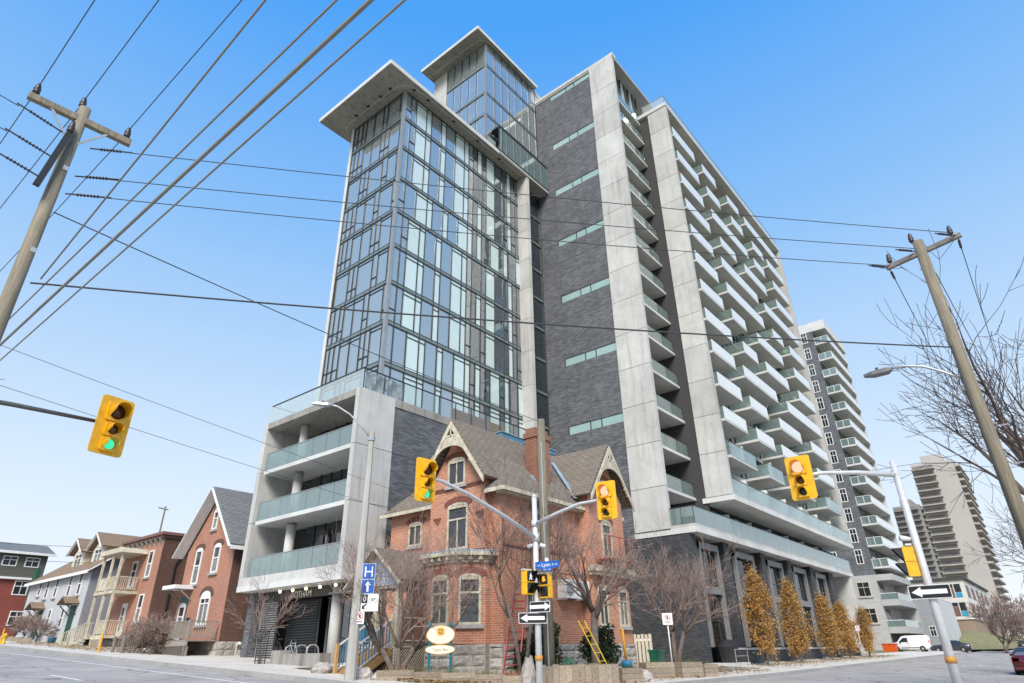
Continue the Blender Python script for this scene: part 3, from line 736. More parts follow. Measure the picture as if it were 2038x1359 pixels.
def _rock(seed):
    r = random.Random(seed); b = MB(); n = 4
    g = [[(i/n-.5, -.5 if (i in (0, n) or j in (0, n)) else -.5-.5*r.uniform(.35, 1), j/n-.5) for i in range(n+1)] for j in range(n+1)]
    b.v = [p for row in g for p in row]; b.f = [(j*(n+1)+i, j*(n+1)+i+1, (j+1)*(n+1)+i+1, (j+1)*(n+1)+i) for j in range(n) for i in range(n)]
    k = len(b.v); b.v += [(-.5, .5, -.5), (.5, .5, -.5), (.5, .5, .5), (-.5, .5, .5)]
    c0, c1, c2, c3 = 0, n, n*(n+1)+n, n*(n+1)
    b.f += [(k, k+1, *range(c1, c0-1, -1)), (k+1, k+2, *[n+i*(n+1) for i in range(n, -1, -1)]), (k+2, k+3, *range(c3, c2+1)), (k+3, k, *[i*(n+1) for i in range(n+1)])]
    return b.mesh('rock_face', M['stone'])
ROCK = [_rock(i) for i in range(4)]
def stones(par, O, U, L, z0, z1, seed=0, hh=.33):     # rock-faced blocks laid on a wall face
    r = random.Random(seed); U = Vector(U).normalized(); rz = math.atan2(U.y, U.x); z = z0
    while z < z1-.1:
        h = min(hh*r.uniform(.85, 1.15), z1-z); 
        if z1-z-h < .12: h = z1-z
        u = 0
        while u < L-.05:
            w = min(r.uniform(.35, .85), L-u)
            if L-u-w < .2: w = L-u
            p = W3(O, U, u+w/2, 0, .0); o = inst('stone_block', ROCK[r.randrange(4)], par, (p.x, p.y, z+h/2), rz, (w-.02, .1, h-.02)); u += w
        z += h

# ================================================================ the red brick corner house
HS = thing('brick_house', 'red brick Victorian corner house with cream gables and brown shingle roof', 'house', (23, 20, 1.0))
XW, YS_ = 19.8, 16.78
zb = .6
sB = MB().box(XW, 28.4, YS_, 20.7, zb, 7.95).box(21.3, 28.4, 20.7, 25.5, zb, 8.15); sB.obj('wall', M['rbrick'], HS)
# front gable block, a five sided wall, and the canted bay under it
gx_ = 19.47
MB().prism([(17.47, 5.2), (20.7, 5.2), (20.7, 8.5), (19.1, 10.85), (17.47, 8.5)], 'x', gx_, 22.5).obj('gable_wall', M['rbrick'], HS)
bay = [(18.6, 19.78), (18.6, 18.28), (19.47, 17.41), (21, 17.41), (21, 20.65), (19.47, 20.65)]
MB().prism(bay, 'z', 2.06, 5.05).obj('bay_wall', M['rbrick'], HS)
MB().prism([(x+.06*(x < 19), y) for x, y in bay], 'z', .6, 2.06).obj('bay_foundation', M['mortar'], HS)
stones(HS, (18.66, 19.78, 0), (0, -1, 0), 1.5, .95, 2.04, 1); stones(HS, (18.64, 18.28, 0), (1, -1, 0), 1.23, .95, 2.04, 2)
MB().box(XW-.04, 28.42, YS_-.04, 20.7, .6, 2.05).obj('foundation', M['mortar'], HS)
stones(HS, (XW-.04, 17.42, 0), (0, -1, 0), .66, .9, 2.04, 3); stones(HS, (XW-.04, YS_-.04, 0), (1, 0, 0), 8.6, .9, 2.04, 4)
def ringpoly(pts, off):
    c = Vector((sum(p[0] for p in pts)/len(pts), sum(p[1] for p in pts)/len(pts)))
    return [tuple(c+(Vector(p)-c)*(1+off/((Vector(p)-c).length))) for p in pts]
cn = MB()
for z0, z1, o in ((4.98, 5.1, .12), (5.1, 5.22, .2), (5.22, 5.36, .42)): cn.prism(ringpoly(bay, o), 'z', z0, z1)
cn.obj('bay_cornice', M['cream'], HS); MB().prism(ringpoly(bay, .4), 'z', 5.36, 5.43).obj('bay_roof', M['lead'], HS)
for i in range(4):
    MB().box(18.3, 18.5, 18.4+i*.42, 18.5+i*.42, 5.06, 5.22).obj('cornice_bracket', M['cream'], HS)
for i in range(3):
    p = Vector((18.6, 18.28, 5.14))+Vector((.87, -.87, 0))*((i+.5)/3)+Vector((-.17, -.17, 0)); MB().box(p.x-.07, p.x+.07, p.y-.07, p.y+.07, 5.06, 5.22).obj('cornice_bracket', M['cream'], HS)
WIN(HS, (18.6, 19.0, 2.72), (0, -1, 0), .92, 1.85, .17, 'pair', lint='rbrick_d', sill=True)
WIN(HS, (19.035, 17.845, 2.72), (1, -1, 0), .88, 1.85, .17, 'leaded', lint='rbrick_d')
WIN(HS, (gx_, 19.0, 5.62), (0, -1, 0), 1.2, 1.95, .18, 'pair', lint='rbrick_d', transom=.64)
WIN(HS, (gx_, 19.12, 8.33), (0, -1, 0), 1.05, 1.25, .18, 'slide', lint='rbrick_d', transom=.5)
WIN(HS, (21.3, 23.65, 6.45), (0, -1, 0), .95, 1.15, .16, 'slide', lint='rbrick_d', transom=.5)
for z in (8.16, 8.26, 5.5): 
    d = MB().box(gx_-.04, gx_, 17.47, 20.7, z, z+.05)
    d.obj('string_course', M['rbrick_d'], HS)
MB().box(XW-.035, 24.8, YS_-.035, YS_, 5.6, 5.68).obj('string_course', M['rbrick_d'], HS)
cb = MB()
for y in (17.75, 20.25):
    for i in range(3):
        for j in range(3-i): cb.box(gx_-.05, gx_, y-.22+i*.07+j*.17, y-.12+i*.07+j*.17, 7.0-i*.1, 7.06-i*.1)
for i in range(14): cb.box(gx_-.05, gx_, 17.5+i*.23, 17.6+i*.23, 8.21, 8.25)
tag(cb.obj('brick_corbel', M['rbrick_d'], HS), kind='stuff')
# roofs
def roofpart(pts, par=None, m='roof', t=.12, name='roof'): return MB().slab(pts, t).obj(name, M[m], par or HS)
ZE, ZD = 7.85, 11.55
main_roof = roofpart([(19.35, 16.35, ZE), (28.85, 16.35, ZE), (27.5, 19.6, ZD), (23.0, 19.6, ZD)])
roofpart([(19.35, 17.5, ZE), (19.35, 16.35, ZE), (23.0, 19.6, ZD)])
roofpart([(20.85, 25.9, 8.1), (20.85, 18.9, 8.1), (24.2, 19.6, ZD), (24.2, 23.0, ZD)])
roofpart([(28.85, 25.9, 8.1), (20.85, 25.9, 8.1), (24.2, 23.0, ZD), (27.5, 23.0, ZD)])
roofpart([(28.85, 16.35, ZE), (28.85, 25.9, ZE), (27.5, 23.0, ZD), (27.5, 19.6, ZD)])
MB().box(23.0, 27.6, 19.5, 23.1, ZD-.05, ZD+.2).obj('deck_fascia', M['blue'], HS); bx('deck_roof', M['lead'], HS, 22.95, 27.65, 19.45, 23.15, ZD+.2, ZD+.24)
for a, b in (((19.33, 16.33, ZE-.06), (28.87, 16.33, ZE-.06)), ((19.33, 16.33, ZE-.061), (19.33, 17.4, ZE-.061)), ((20.83, 25.9, 8.04), (20.83, 20.8, 8.04))):
    MB().beam(a, b, .05, .16).obj('fascia', M['cream'], HS)
MB().box(19.4, 28.8, 16.4, 16.8, ZE-.2, ZE-.14).obj('eave_soffit', M['cream'], HS)
def gable_roof(par, ax, ridge, half, zr, ze, a0, a1, m='roof'):
    """ridge: fixed coordinate of the ridge, running a0..a1 along axis ax"""
    out = []
    for s in (-1, 1):
        if ax == 'x': P = [(a0, ridge, zr), (a1, ridge, zr), (a1, ridge+s*half, ze), (a0, ridge+s*half, ze)]
        else: P = [(ridge, a0, zr), (ridge, a1, zr), (ridge+s*half, a1, ze), (ridge+s*half, a0, ze)]
        if (s == 1) == (ax == 'x'): P = P[::-1]
        out.append(roofpart(P, par, m))
    return out
gable_roof(HS, 'x', 19.1, 1.95, 11.2, 8.3, 19.0, 24.0); gable_roof(HS, 'y', 26.9, 2.0, 11.1, 8.3, 15.7, 20.5)
def bargeboard(par, ax, at, c, half, zr, ze, arc_r, sgn=-1):
    b = MB(); P = lambda u, v, d: (at+d*sgn, c+u, v) if ax == 'x' else (c+u, at+d*sgn, v)
    for s in (-1, 1):
        sl = (zr-ze)/half
        b.loft([[P(s*u, zr-sl*u+dv, d) for u, dv in ((0, .02), (half, .02), (half, -.2), (0, -.2-.1))] for d in (.0, .06)])
    o = b.obj('bargeboard', M['cream'], par)
    sl = (zr-ze)/half; g = MB(); n = 18
    top = lambda u: zr-.3-sl*abs(u)
    bot = lambda u: zr-1.06-1.15*(1-math.sqrt(max(0, 1-(u/1.24)**2)))
    us = [-1.02+2.04*i/n for i in range(n+1)]
    for u0, u1 in zip(us, us[1:]):
        if top(u0) < bot(u0)+.01 or top(u1) < bot(u1)+.01: continue
        if zr-1.2 < -99: continue
        g.loft([[P(u, v, d) for u, v in ((u0, bot(u0)), (u1, bot(u1)), (u1, min(top(u1), zr-.66)), (u0, min(top(u0), zr-.66)))] for d in (.01, .04)])
    for i in range(30):
        u = -1.2+2.4*i/29; v = bot(u)
        g.loft([[P(u+du, v+dv, d) for du, dv in ((-.035, -.1), (.035, -.1), (.045, .04), (-.045, .04))] for d in (.005, .055)])
    for u in (-1.28, 1.28):
        for k in range(3): g.loft([[P(u+du+.09*k*(1 if u > 0 else -1), bot(1.2)-.12*k+dv, d) for du, dv in ((-.07, -.13), (.07, -.13), (.07, .05), (-.07, .05))] for d in (.005, .055)])
    g.loft([[P(u, v, d) for u, v in ((-.3, zr-.74), (.3, zr-.74), (.3, zr-.64), (-.3, zr-.64))] for d in (.012, .055)])
    g.loft([[P(u, v, d) for u, v in ((-.03, zr-.75), (.03, zr-.75), (.03, zr-.2), (-.03, zr-.2))] for d in (.012, .055)])
    g.obj('gable_ornament', M['cream'], par)
bargeboard(HS, 'x', 19.0, 19.1, 1.98, 11.16, 8.28, 1.15); bargeboard(HS, 'y', 15.7, 26.9, 2.0, 11.06, 8.28, 1.15)
# side gable with its own bay
MB().prism([(25.3, 2.0), (28.4, 2.0), (28.4, 8.4), (26.9, 10.7), (25.3, 8.4)], 'y', 16.15, 17.0).obj('gable_wall', M['rbrick'], HS)
bx('foundation', M['mortar'], HS, 25.28, 28.42, 16.1, 17, .6, 2.05); stones(HS, (25.28, 16.1, 0), (1, 0, 0), 3.14, .85, 2.04, 9)
WIN(HS, (26.75, 16.15, 5.7), (1, 0, 0), .85, 1.75, .22, 'pair', lint='rbrick_d'); WIN(HS, (26.8, 16.15, 8.3), (1, 0, 0), .75, 1.1, .2, 'slide', lint='rbrick_d')
WIN(HS, (27.75, 16.15, 2.75), (1, 0, 0), .8, 1.75, .22, 'pair', lint='rbrick_d', gm='hglass2'); WIN(HS, (26.0, 16.15, 2.75), (1, 0, 0), .8, 1.75, .22, 'pair', lint='rbrick_d')
MB().box(25.0, 28.7, 15.85, 16.2, 5.0, 5.25).box(25.1, 28.6, 15.95, 16.2, 4.85, 5.0).obj('bay_cornice', M['cream'], HS)
WIN(HS, (22.2, YS_, 5.8), (1, 0, 0), .8, 1.6, .2, 'pair', lint='rbrick_d'); WIN(HS, (21.6, YS_, 2.75), (1, 0, 0), .85, 1.8, .2, 'pair', lint='rbrick_d')
WIN(HS, (27.9, 16.1, 1.15), (1, 0, 0), .8, .6, 0, 'slide', sill=False)
# chimney with a corbelled top
ch = MB().box(22.75, 23.85, 17.2, 17.85, 7.6, 10.95).box(22.69, 23.91, 17.14, 17.91, 10.95, 11.2).box(22.8, 23.8, 17.25, 17.8, 11.2, 11.45)
ch.obj('chimney', brick('chimney_brick', (.36, .13, .075), (.23, .075, .05), (.34, .26, .2), .26, .1, .018, .5, .9, 1.0, .9), HS)
MB().slab([(22.5, 16.95, 8.45), (24.05, 16.95, 8.45), (24.05, 17.4, 9.1), (22.5, 17.4, 9.1)], .05).obj('flashing', M['lead'], HS)
MB().beam((24.85, 16.5, 8.25), (26.0, 18.6, 10.6), .18, .05).obj('valley_flashing', M['lead'], HS)
# dormer on the wing roof
gable_roof(HS, 'x', 23.2, .75, 10.95, 10.0, 21.9, 24.3); MB().prism([(22.6, 9.2), (23.8, 9.2), (23.8, 10.1), (23.2, 10.8), (22.6, 10.1)], 'x', 22.15, 24).obj('dormer_wall', M['cream'], HS)
MB().beam((21.9, 22.45, 9.95), (21.9, 23.2, 10.97), .06, .2, (1, 0, 0)).beam((21.9, 23.95, 9.95), (21.9, 23.2, 10.97), .06, .2, (1, 0, 0)).obj('bargeboard', M['cream'], HS)
WIN(HS, (22.15, 23.2, 9.35), (0, -1, 0), .7, .9, .1, 'slide', sill=False)
# porch
PZ0 = 2.12
px0, px1, py0, py1 = 17.9, 21.3, 20.7, 23.5
for i in range(18):
    x = px0+i*(px1-px0)/18; bx('deck_board', wood('deck_wood', (.38, .32, .26)) if i == 0 and 'deckw' not in M and not M.update(deckw=1) else bpy.data.materials['deck_wood'], HS, x+.005, x+(px1-px0)/18-.005, py0, py1, PZ0-.05, PZ0)
def lattice(par, O, U, L, h, m, sp=.12, name='lattice_panel'):
    b = MB(); k = -int(h/sp)-1
    while k*sp < L:
        for s in (1, -1):
            u0 = k*sp; a = (u0, 0); c = (u0+h, h)
            pts = []
            for t in (0, 1):
                pass
            ua, ub = max(0, u0), min(L, u0+h)
            if ub-ua < .05: continue
            va, vb = ua-u0, ub-u0
            if s == -1: va, vb = h-va, h-vb
            b.beam(W3(O, U, ua, va, .01+.008*s), W3(O, U, ub, vb, .01+.008*s), .03, .01, Vector((0, 0, 1)))
        k += 1
    for v in (0.03, h-.03): b.beam(W3(O, U, 0, v, .03), W3(O, U, L, v, .03), .03, .06)
    for u in (.03, L-.03): b.beam(W3(O, U, u, 0, .031), W3(O, U, u, h, .031), .06, .03, (1, 0, 0) if abs(Vector(U).y) > .5 else (0, 1, 0))
    return tag(b.obj(name, m, par), kind='stuff')
M['beige'] = plain('beige_trim', (.62, .56, .45), .7, .1, 4)
MB().box(px0+.08, px1, py0+.05, py1-.05, .8, PZ0-.06).obj('porch_base', M['slabdk'], HS)
lattice(HS, (px0, py1, 1.05), (0, -1, 0), py1-py0, 1.0, M['beige']); lattice(HS, (px0, py0, 1.05), (1, 0, 0), 1.6, 1.0, M['beige'])
for x, y in ((px0+.12, py0+.12), (px0+.12, py1-.12), (px0+.12, 22.1)): bx('porch_column', M['cream'], HS, x-.11, x+.11, y-.11, y+.11, PZ0, 4.35)
gable_roof(HS, 'x', 22.05, 1.75, 5.75, 4.35, 17.6, 21.4)
MB().prism([(20.5, 4.3), (23.6, 4.3), (22.05, 5.6)], 'x', 17.85, 17.93).obj('porch_gable', plain('blue_grey_paint', (.38, .47, .55), .6), HS)
MB().beam((17.6, 20.25, 4.28), (17.6, 22.05, 5.78), .06, .24, (1, 0, 0)).beam((17.6, 23.85, 4.28), (17.6, 22.05, 5.78), .06, .24, (1, 0, 0)).obj('bargeboard', M['cream'], HS)
MB().box(px0, px1, py0, py0+.15, 4.2, 4.4).box(px0, px0+.15, py0+.15, py1, 4.2, 4.4).obj('porch_beam', M['cream'], HS)
MB().beam((19.6, 20.42, 4.95), (20.9, 20.42, 4.5), .3, .05).obj('flashing', M['lead'], HS)
def railing(par, p, q, h, m, sp=.12, pm=None, r=.018, top=.06, name='railing'):
    p, q = Vector(p), Vector(q); L = (Vector((q.x, q.y))-Vector((p.x, p.y))).length; n = max(2, int(L/sp)); b = MB()
    o = MB().beam(p+Vector((0, 0, h)), q+Vector((0, 0, h)), top, .05).obj(name, m, par); MB().beam(p+Vector((0, 0, .12)), q+Vector((0, 0, .12)), .04, .04).obj('bottom_rail', m, o)
    for i in range(1, n):
        c = p.lerp(q, i/n); b.box(c.x-r, c.x+r, c.y-r, c.y+r, c.z+.13, c.z+h-.02)
    tag(b.obj('baluster', pm or m, o), kind='stuff'); return o
railing(HS, (px0+.12, 22.2, PZ0), (px0+.12, py1-.15, PZ0), .95, M['cream'], .13, M['blue']); railing(HS, (px0+.2, py0+.1, PZ0), (px1-.6, py0+.1, PZ0), .95, M['beige'], .13, plain('brown_paint', (.2, .1, .08), .6))
M['newwood'] = wood('new_pine', (.50, .30, .13), .25)
for i in range(6):
    x1 = px0-.02-i*.27; z = PZ0-.16*(i+1)
    bx('stair_tread', M['newwood'], HS, x1-.3, x1, 20.9, 22.1, z-.04, z)
    bx('stair_riser', M['newwood'], HS, x1-.02, x1, 20.92, 22.08, z, z+.12)
for y in (20.9, 22.1):
    MB().prism([(px0, PZ0-.1), (px0-1.7, PZ0-1.06), (px0-1.7, PZ0-1.3), (px0, PZ0-.4)], 'y', y-.03, y+.03).obj('stair_stringer', M['newwood'], HS)
    bx('newel_post', M['newwood'], HS, px0-1.75, px0-1.63, y-.06, y+.06, .95, 2.15); bx('newel_post', M['cream'], HS, px0-.1, px0+.02, y-.06, y+.06, PZ0-.2, PZ0+1.1)
    railing(HS, (px0-1.66, y, PZ0-1.0), (px0-.05, y, PZ0-.05), .95, M['white'], .13, M['blue'])
bx('porch_door', plain('door_paint', (.12, .14, .16), .5), HS, 21.24, 21.3, 21.5, 22.5, PZ0, 4.2); bx('letter_box', plain('brown_box', (.16, .09, .05), .6), HS, 21.1, 21.3, 20.95, 21.25, 3.2, 3.6)
# cooling units on the side wall
for x in (23.3, 24.3):
    a = MB().box(x, x+.9, 16.3, 16.7, 3.8, 4.55).obj('cooling_unit', M['white'], HS)
    MB().lathe([(.28, 0), (.28, .02)], (0, 0, 0), 20).move(Matrix.Translation((x+.38, 16.3, 4.18)) @ Matrix.Rotation(R(90), 4, 'X')).obj('fan_grille', plain('grille_grey', (.3, .31, .31), .5), a)
    fb = MB().box(x, x+.05, 16.25, 16.78, 3.72, 3.8).box(x+.85, x+.9, 16.25, 16.78, 3.72, 3.8).obj('unit_bracket', M['metal'], HS)
rm = plain('red_steel', (.33, .07, .05), .6)
fe = MB().box(25.6, 27.6, 15.35, 16.1, 5.5, 5.55)
for x in (25.6, 26.6, 27.55): fe.box(x, x+.04, 15.35, 15.39, 5.55, 6.5); 
fe.box(25.6, 27.6, 15.35, 15.39, 6.5, 6.54).beam((25.7, 15.37, 5.5), (25.7, 16.1, 4.8), .05, .05).beam((27.5, 15.37, 5.5), (27.5, 16.1, 4.8), .05, .05).obj('fire_escape', rm, HS)
# ================================================================ houses up the street
def simple_rail(par, pts, h, m, sp=.13): 
    for a, b in zip(pts, pts[1:]): railing(par, a, b, h, m, sp)
def steps(par, x0, y0, y1, ztop, n, m, run=.28, rise=.17):
    for i in range(n): bx('stair_tread', m, par, x0-(i+1)*run, x0-i*run+.03, y0, y1, ztop-(i+1)*rise-.05, ztop-(i+1)*rise); bx('stair_riser', m, par, x0-i*run-.02, x0-i*run+.01, y0+.02, y1-.02, ztop-(i+1)*rise, ztop-i*rise-.05)
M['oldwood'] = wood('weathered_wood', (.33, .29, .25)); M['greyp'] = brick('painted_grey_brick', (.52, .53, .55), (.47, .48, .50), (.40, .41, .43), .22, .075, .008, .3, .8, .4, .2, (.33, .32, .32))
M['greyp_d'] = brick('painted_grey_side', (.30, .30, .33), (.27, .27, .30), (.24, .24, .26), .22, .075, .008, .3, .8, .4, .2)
# --- gabled brick house next to the tower
B1 = thing('gabled_house', 'orange brick house with steep grey gable and wooden front deck beside the tower podium', 'house', (22, 40.7, 1.8))
MB().prism([(37.7, 1.6), (43.7, 1.6), (43.7, 7.95), (40.7, 11.35), (37.7, 7.95)], 'x', 19.5, 31).obj('wall', M['obrick'], B1)
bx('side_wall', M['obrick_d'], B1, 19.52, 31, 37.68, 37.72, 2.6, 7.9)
bx('foundation', M['mortar'], B1, 19.46, 31, 37.64, 43.74, 1.2, 2.58); stones(B1, (19.46, 43.74, 0), (0, -1, 0), 6.1, 1.75, 2.57, 21, .4); stones(B1, (19.46, 37.64, 0), (1, 0, 0), 6, 1.7, 2.57, 22, .4)
gable_roof(B1, 'x', 40.7, 3.55, 11.65, 7.7, 18.9, 31.2, 'groof')
MB().beam((18.9, 37.1, 7.62), (18.9, 40.7, 11.62), .06, .26, (1, 0, 0)).beam((18.9, 44.3, 7.62), (18.9, 40.7, 11.62), .06, .26, (1, 0, 0)).obj('bargeboard', M['white'], B1)
bx('fascia', M['white'], B1, 18.92, 31.2, 37.08, 37.16, 7.5, 7.72)
MB().quad((19.0, 37.2, 7.6), (19.45, 37.2, 7.6), (19.45, 40.7, 11.5), (19.0, 40.7, 11.5)).quad((19.0, 44.2, 7.6), (19.0, 40.7, 11.5), (19.45, 40.7, 11.5), (19.45, 44.2, 7.6)).obj('soffit', M['white'], B1)
for y, z, w, h, a in ((42.05, 5.9, .8, 2.2, .18), (39.75, 6.4, .8, 1.75, .2), (40.75, 9.1, .6, 1.4, .28)): WIN(B1, (19.5, y, z), (0, -1, 0), w, h, a, 'sash', 'white', 'hglass2', lint='obrick_d', transom=.5)
WIN(B1, (19.5, 40.1, 3.5), (0, -1, 0), 1.2, 1.9, .4, 'cross', 'white', 'hglass2', lint='obrick_d')
bx('front_door', plain('dark_green_door', (.03, .1, .08), .5), B1, 19.44, 19.5, 42.3, 43.2, 2.7, 5.2); WIN(B1, (19.44, 42.75, 2.75), (0, -1, 0), .8, 2.1, .2, 'sash', 'white', 'hglass2', sill=False)
bx('door_canopy', M['white'], B1, 18.3, 19.5, 41.9, 43.6, 5.6, 5.82)
for y in (42.0, 43.45): MB().beam((19.45, y, 5.0), (18.6, y, 5.6), .07, .09, (0, 1, 0)).obj('canopy_bracket', M['oldwood'], B1)
for k in range(9): bx('deck_board', M['oldwood'], B1, 17.7+k*.2, 17.89+k*.2, 37.75, 43.7, 2.58, 2.64)
bx('deck_beam', M['oldwood'], B1, 17.7, 17.8, 37.75, 43.7, 2.35, 2.575)
lattice(B1, (17.72, 41.6, 1.75), (0, -1, 0), 3.8, .65, M['oldwood'], .1)
bx('deck_post', M['oldwood'], B1, 17.75, 17.9, 37.8, 37.95, 1.5, 2.35); bx('deck_post', M['oldwood'], B1, 17.75, 17.9, 42.0, 42.15, 1.6, 2.35)
simple_rail(B1, [(17.75, 42.3, 2.64), (17.75, 37.8, 2.64), (19.4, 37.8, 2.64)], .95, M['oldwood'])
for y in (42.3, 40, 37.8): bx('rail_post', M['oldwood'], B1, 17.7, 17.8, y-.05, y+.05, 2.6, 3.68)
steps(B1, 17.7, 42.4, 43.7, 2.64, 5, M['oldwood'])
for y in (42.4, 43.7):
    railing(B1, (16.3, y, 1.85), (17.7, y, 2.6), .95, M['oldwood']); bx('newel_post', M['oldwood'], B1, 16.25, 16.37, y-.06, y+.06, 1.6, 2.95)
MB().tube([(20.6, 37.6, 1.6), (20.6, 37.6, 2.35), (20.6, 37.4, 2.5), (20.6, 37.2, 2.42)], .06, 8).obj('vent_pipe', M['white'], B1, True)
for y in (41.55, 41.75): bx('mail_box', M['black'], B1, 19.38, 19.5, y, y+.15, 3.6, 3.95)
# --- flat roofed brick house with a two storey porch
B2 = thing('porch_house', 'flat roofed brick house with a two storey cream timber porch', 'house', (22, 53.8, 2.4))
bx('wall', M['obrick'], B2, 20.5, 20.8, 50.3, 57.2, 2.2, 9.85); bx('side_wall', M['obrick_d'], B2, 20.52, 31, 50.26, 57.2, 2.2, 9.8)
MB().box(20.15, 31.2, 50.0, 57.4, 10.0, 10.2).box(20.3, 31, 50.15, 57.3, 9.8, 10.0).obj('cornice', plain('cornice_red', (.2, .1, .09), .7), B2)
for j in range(9): MB().prism([(20.5, 9.3), (20.5, 9.82), (20.2, 9.82), (20.25, 9.65)], 'y', 50.5+j*.8, 50.62+j*.8).obj('cornice_bracket', plain('bracket_grey', (.2, .21, .19), .7) if j == 0 else bpy.data.materials['bracket_grey'], B2)
for z in (7.15, 4.1): WIN(B2, (20.5, 51.9, z), (0, -1, 0), .8, 1.9, 0, 'sash', 'white', 'hglass2', transom=.5)
bx('front_door', M['white'], B2, 20.45, 20.5, 54.0, 54.9, 3.35, 5.5); WIN(B2, (20.45, 54.45, 3.5), (0, -1, 0), .6, 1.8, 0, 'sash', 'white', sill=False); WIN(B2, (20.5, 54.4, 6.6), (0, -1, 0), .9, 1.9, 0, 'sash', 'white')
pw = M['cream']
for z in (3.3, 6.25): bx('porch_floor', pw, B2, 18.8, 20.5, 52.9, 56.4, z-.2, z)
MB().prism([(52.6, 8.85), (56.7, 8.85), (56.5, 9.2), (52.8, 9.2)], 'x', 18.6, 20.6).obj('porch_roof', pw, B2)
for y in (53.0, 54.6, 56.3):
    for z0, z1 in ((3.3, 6.05), (6.25, 8.85)): bx('porch_post', pw, B2, 18.85, 19.0, y-.07, y+.07, z0, z1)
simple_rail(B2, [(18.92, 56.3, 6.25), (18.92, 53, 6.25), (20.4, 53, 6.25)], .95, pw); simple_rail(B2, [(18.92, 54.6, 3.3), (18.92, 53, 3.3), (20.4, 53, 3.3)], .95, pw)
bx('rail_panel', pw, B2, 18.9, 18.94, 54.7, 56.2, 6.4, 7.15)
lattice(B2, (18.82, 54.7, 2.45), (0, -1, 0), 1.8, .65, M['beige'], .1); bx('porch_base', M['slabdk'], B2, 18.95, 20.5, 53.0, 56.3, 2.2, 3.08)
steps(B2, 18.8, 54.9, 56.2, 3.3, 5, pw)
for y in (54.9, 56.2): railing(B2, (17.4, y, 2.5), (18.8, y, 3.25), .95, pw); bx('newel_post', pw, B2, 17.35, 17.47, y-.06, y+.06, 2.3, 3.55)
MB().tube([(22, 50.2, 9.0), (22, 50.15, 8.8), (21.6, 50.15, 8.0), (21.6, 50.15, 2.4)], .06, 6).obj('drain_pipe', M['black'], B2)
# --- painted grey house with dormers
B3 = thing('grey_house', 'grey painted brick terrace with tan shingle roof and two dormers', 'house', (23, 67.5, 2.9))
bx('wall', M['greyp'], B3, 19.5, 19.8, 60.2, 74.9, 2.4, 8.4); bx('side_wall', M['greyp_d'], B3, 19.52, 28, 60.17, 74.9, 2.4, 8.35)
MB().prism([(19.5, 8.3), (28, 8.3), (23.7, 11.4)], 'y', 60.2, 74.8).obj('gable_wall', M['greyp_d'], B3)
for P in ([(19.1, 75.2, 8.2), (19.1, 59.8, 8.2), (23.7, 59.8, 11.55), (23.7, 75.2, 11.55)], [(28.3, 59.8, 8.2), (28.3, 75.2, 8.2), (23.7, 75.2, 11.55), (23.7, 59.8, 11.55)]): roofpart(P, B3, 'broof')
bx('fascia', M['white'], B3, 19.02, 19.1, 59.8, 75.2, 8.0, 8.24); MB().beam((19.05, 59.78, 8.15), (23.7, 59.78, 11.5), .05, .3, (0, 1, 0)).obj('bargeboard', M['white'], B3)
for y in (63.8, 68.4):
    MB().prism([(y-1.35, 8.7), (y+1.35, 8.7), (y+1.35, 10.5), (y, 11.4), (y-1.35, 10.5)], 'x', 20.8, 25).obj('dormer_wall', M['beige'], B3)
    gable_roof(B3, 'x', y, 1.75, 11.7, 10.4, 20.3, 25.2, 'broof')
    MB().beam((20.3, y-1.75, 10.36), (20.3, y, 11.66), .05, .2, (1, 0, 0)).beam((20.3, y+1.75, 10.36), (20.3, y, 11.66), .05, .2, (1, 0, 0)).obj('bargeboard', M['white'], B3)
    WIN(B3, (20.8, y, 9.3), (0, -1, 0), 1.7, 1.15, 0, 'cross', 'white', 'hglass2', sill=False)
for y, z, h in ((71.9, 7.0, 1.2), (69.85, 6.65, 1.7), (67.55, 6.6, 1.7), (64.3, 6.5, 1.75), (62.05, 6.5, 1.75), (72.7, 4.1, 1.8), (67.3, 4.3, 1.4), (64.2, 4.15, 1.5)): WIN(B3, (19.5, y, z), (0, -1, 0), .75, h, 0, 'sash', 'white', transom=.5)
gd = plain('green_door', (.02, .07, .05), .5)
for y in (62.0, 69.9):
    bx('front_door', gd, B3, 19.42, 19.5, y-.5, y+.5, H(19, y)+.3, 5.7)
    for s in (-1, 1): roofpart([(18.5, y, 6.3), (19.6, y, 6.3), (19.6, y+s*1.0, 5.75), (18.5, y+s*1.0, 5.75)][::(1 if s < 0 else -1)], B3, 'broof', .08, 'door_canopy')
    for s in (-.8, .8): MB().beam((19.5, y+s, 5.0), (18.7, y+s, 5.7), .07, .07, (0, 1, 0)).obj('canopy_bracket', gd, B3)
# --- brick and siding block closing the view
B4 = thing('siding_block', 'far red brick block with olive siding upstairs at the left edge', 'house', (15, 86, 3.9))
sd_ = brick('olive_siding', (.125, .12, .105), (.115, .11, .097), (.05, .05, .045), 9, .2, .012, .1, .8, .5, .1)
bx('wall', brick('bright_red_brick', (.29, .065, .05), (.24, .055, .042), (.2, .09, .07), .22, .075, .008, .2), B4, -2, 22.6, 84, 96, 3, 9.4)
bx('upper_wall', sd_, B4, -2, 22.6, 83.9, 96, 9.6, 12.0); bx('fascia', M['white'], B4, -2.4, 23.2, 83.3, 83.4, 11.85, 12.1); bx('band', M['white'], B4, -2.1, 22.8, 83.7, 84.0, 9.4, 9.6)
roofpart([(-2.5, 83.3, 12.0), (23.2, 83.3, 12.0), (23.2, 87.5, 13.4), (-2.5, 87.5, 13.4)], B4, 'groof')
for x, z, w in ((19.3, 10.65, 1.3), (21.3, 10.65, 1.3), (16.4, 10.65, 1.3), (13, 10.65, 1.3)): WIN(B4, (x, 83.9, z), (1, 0, 0), w, 1.0, 0, 'cross', 'white', sill=False)
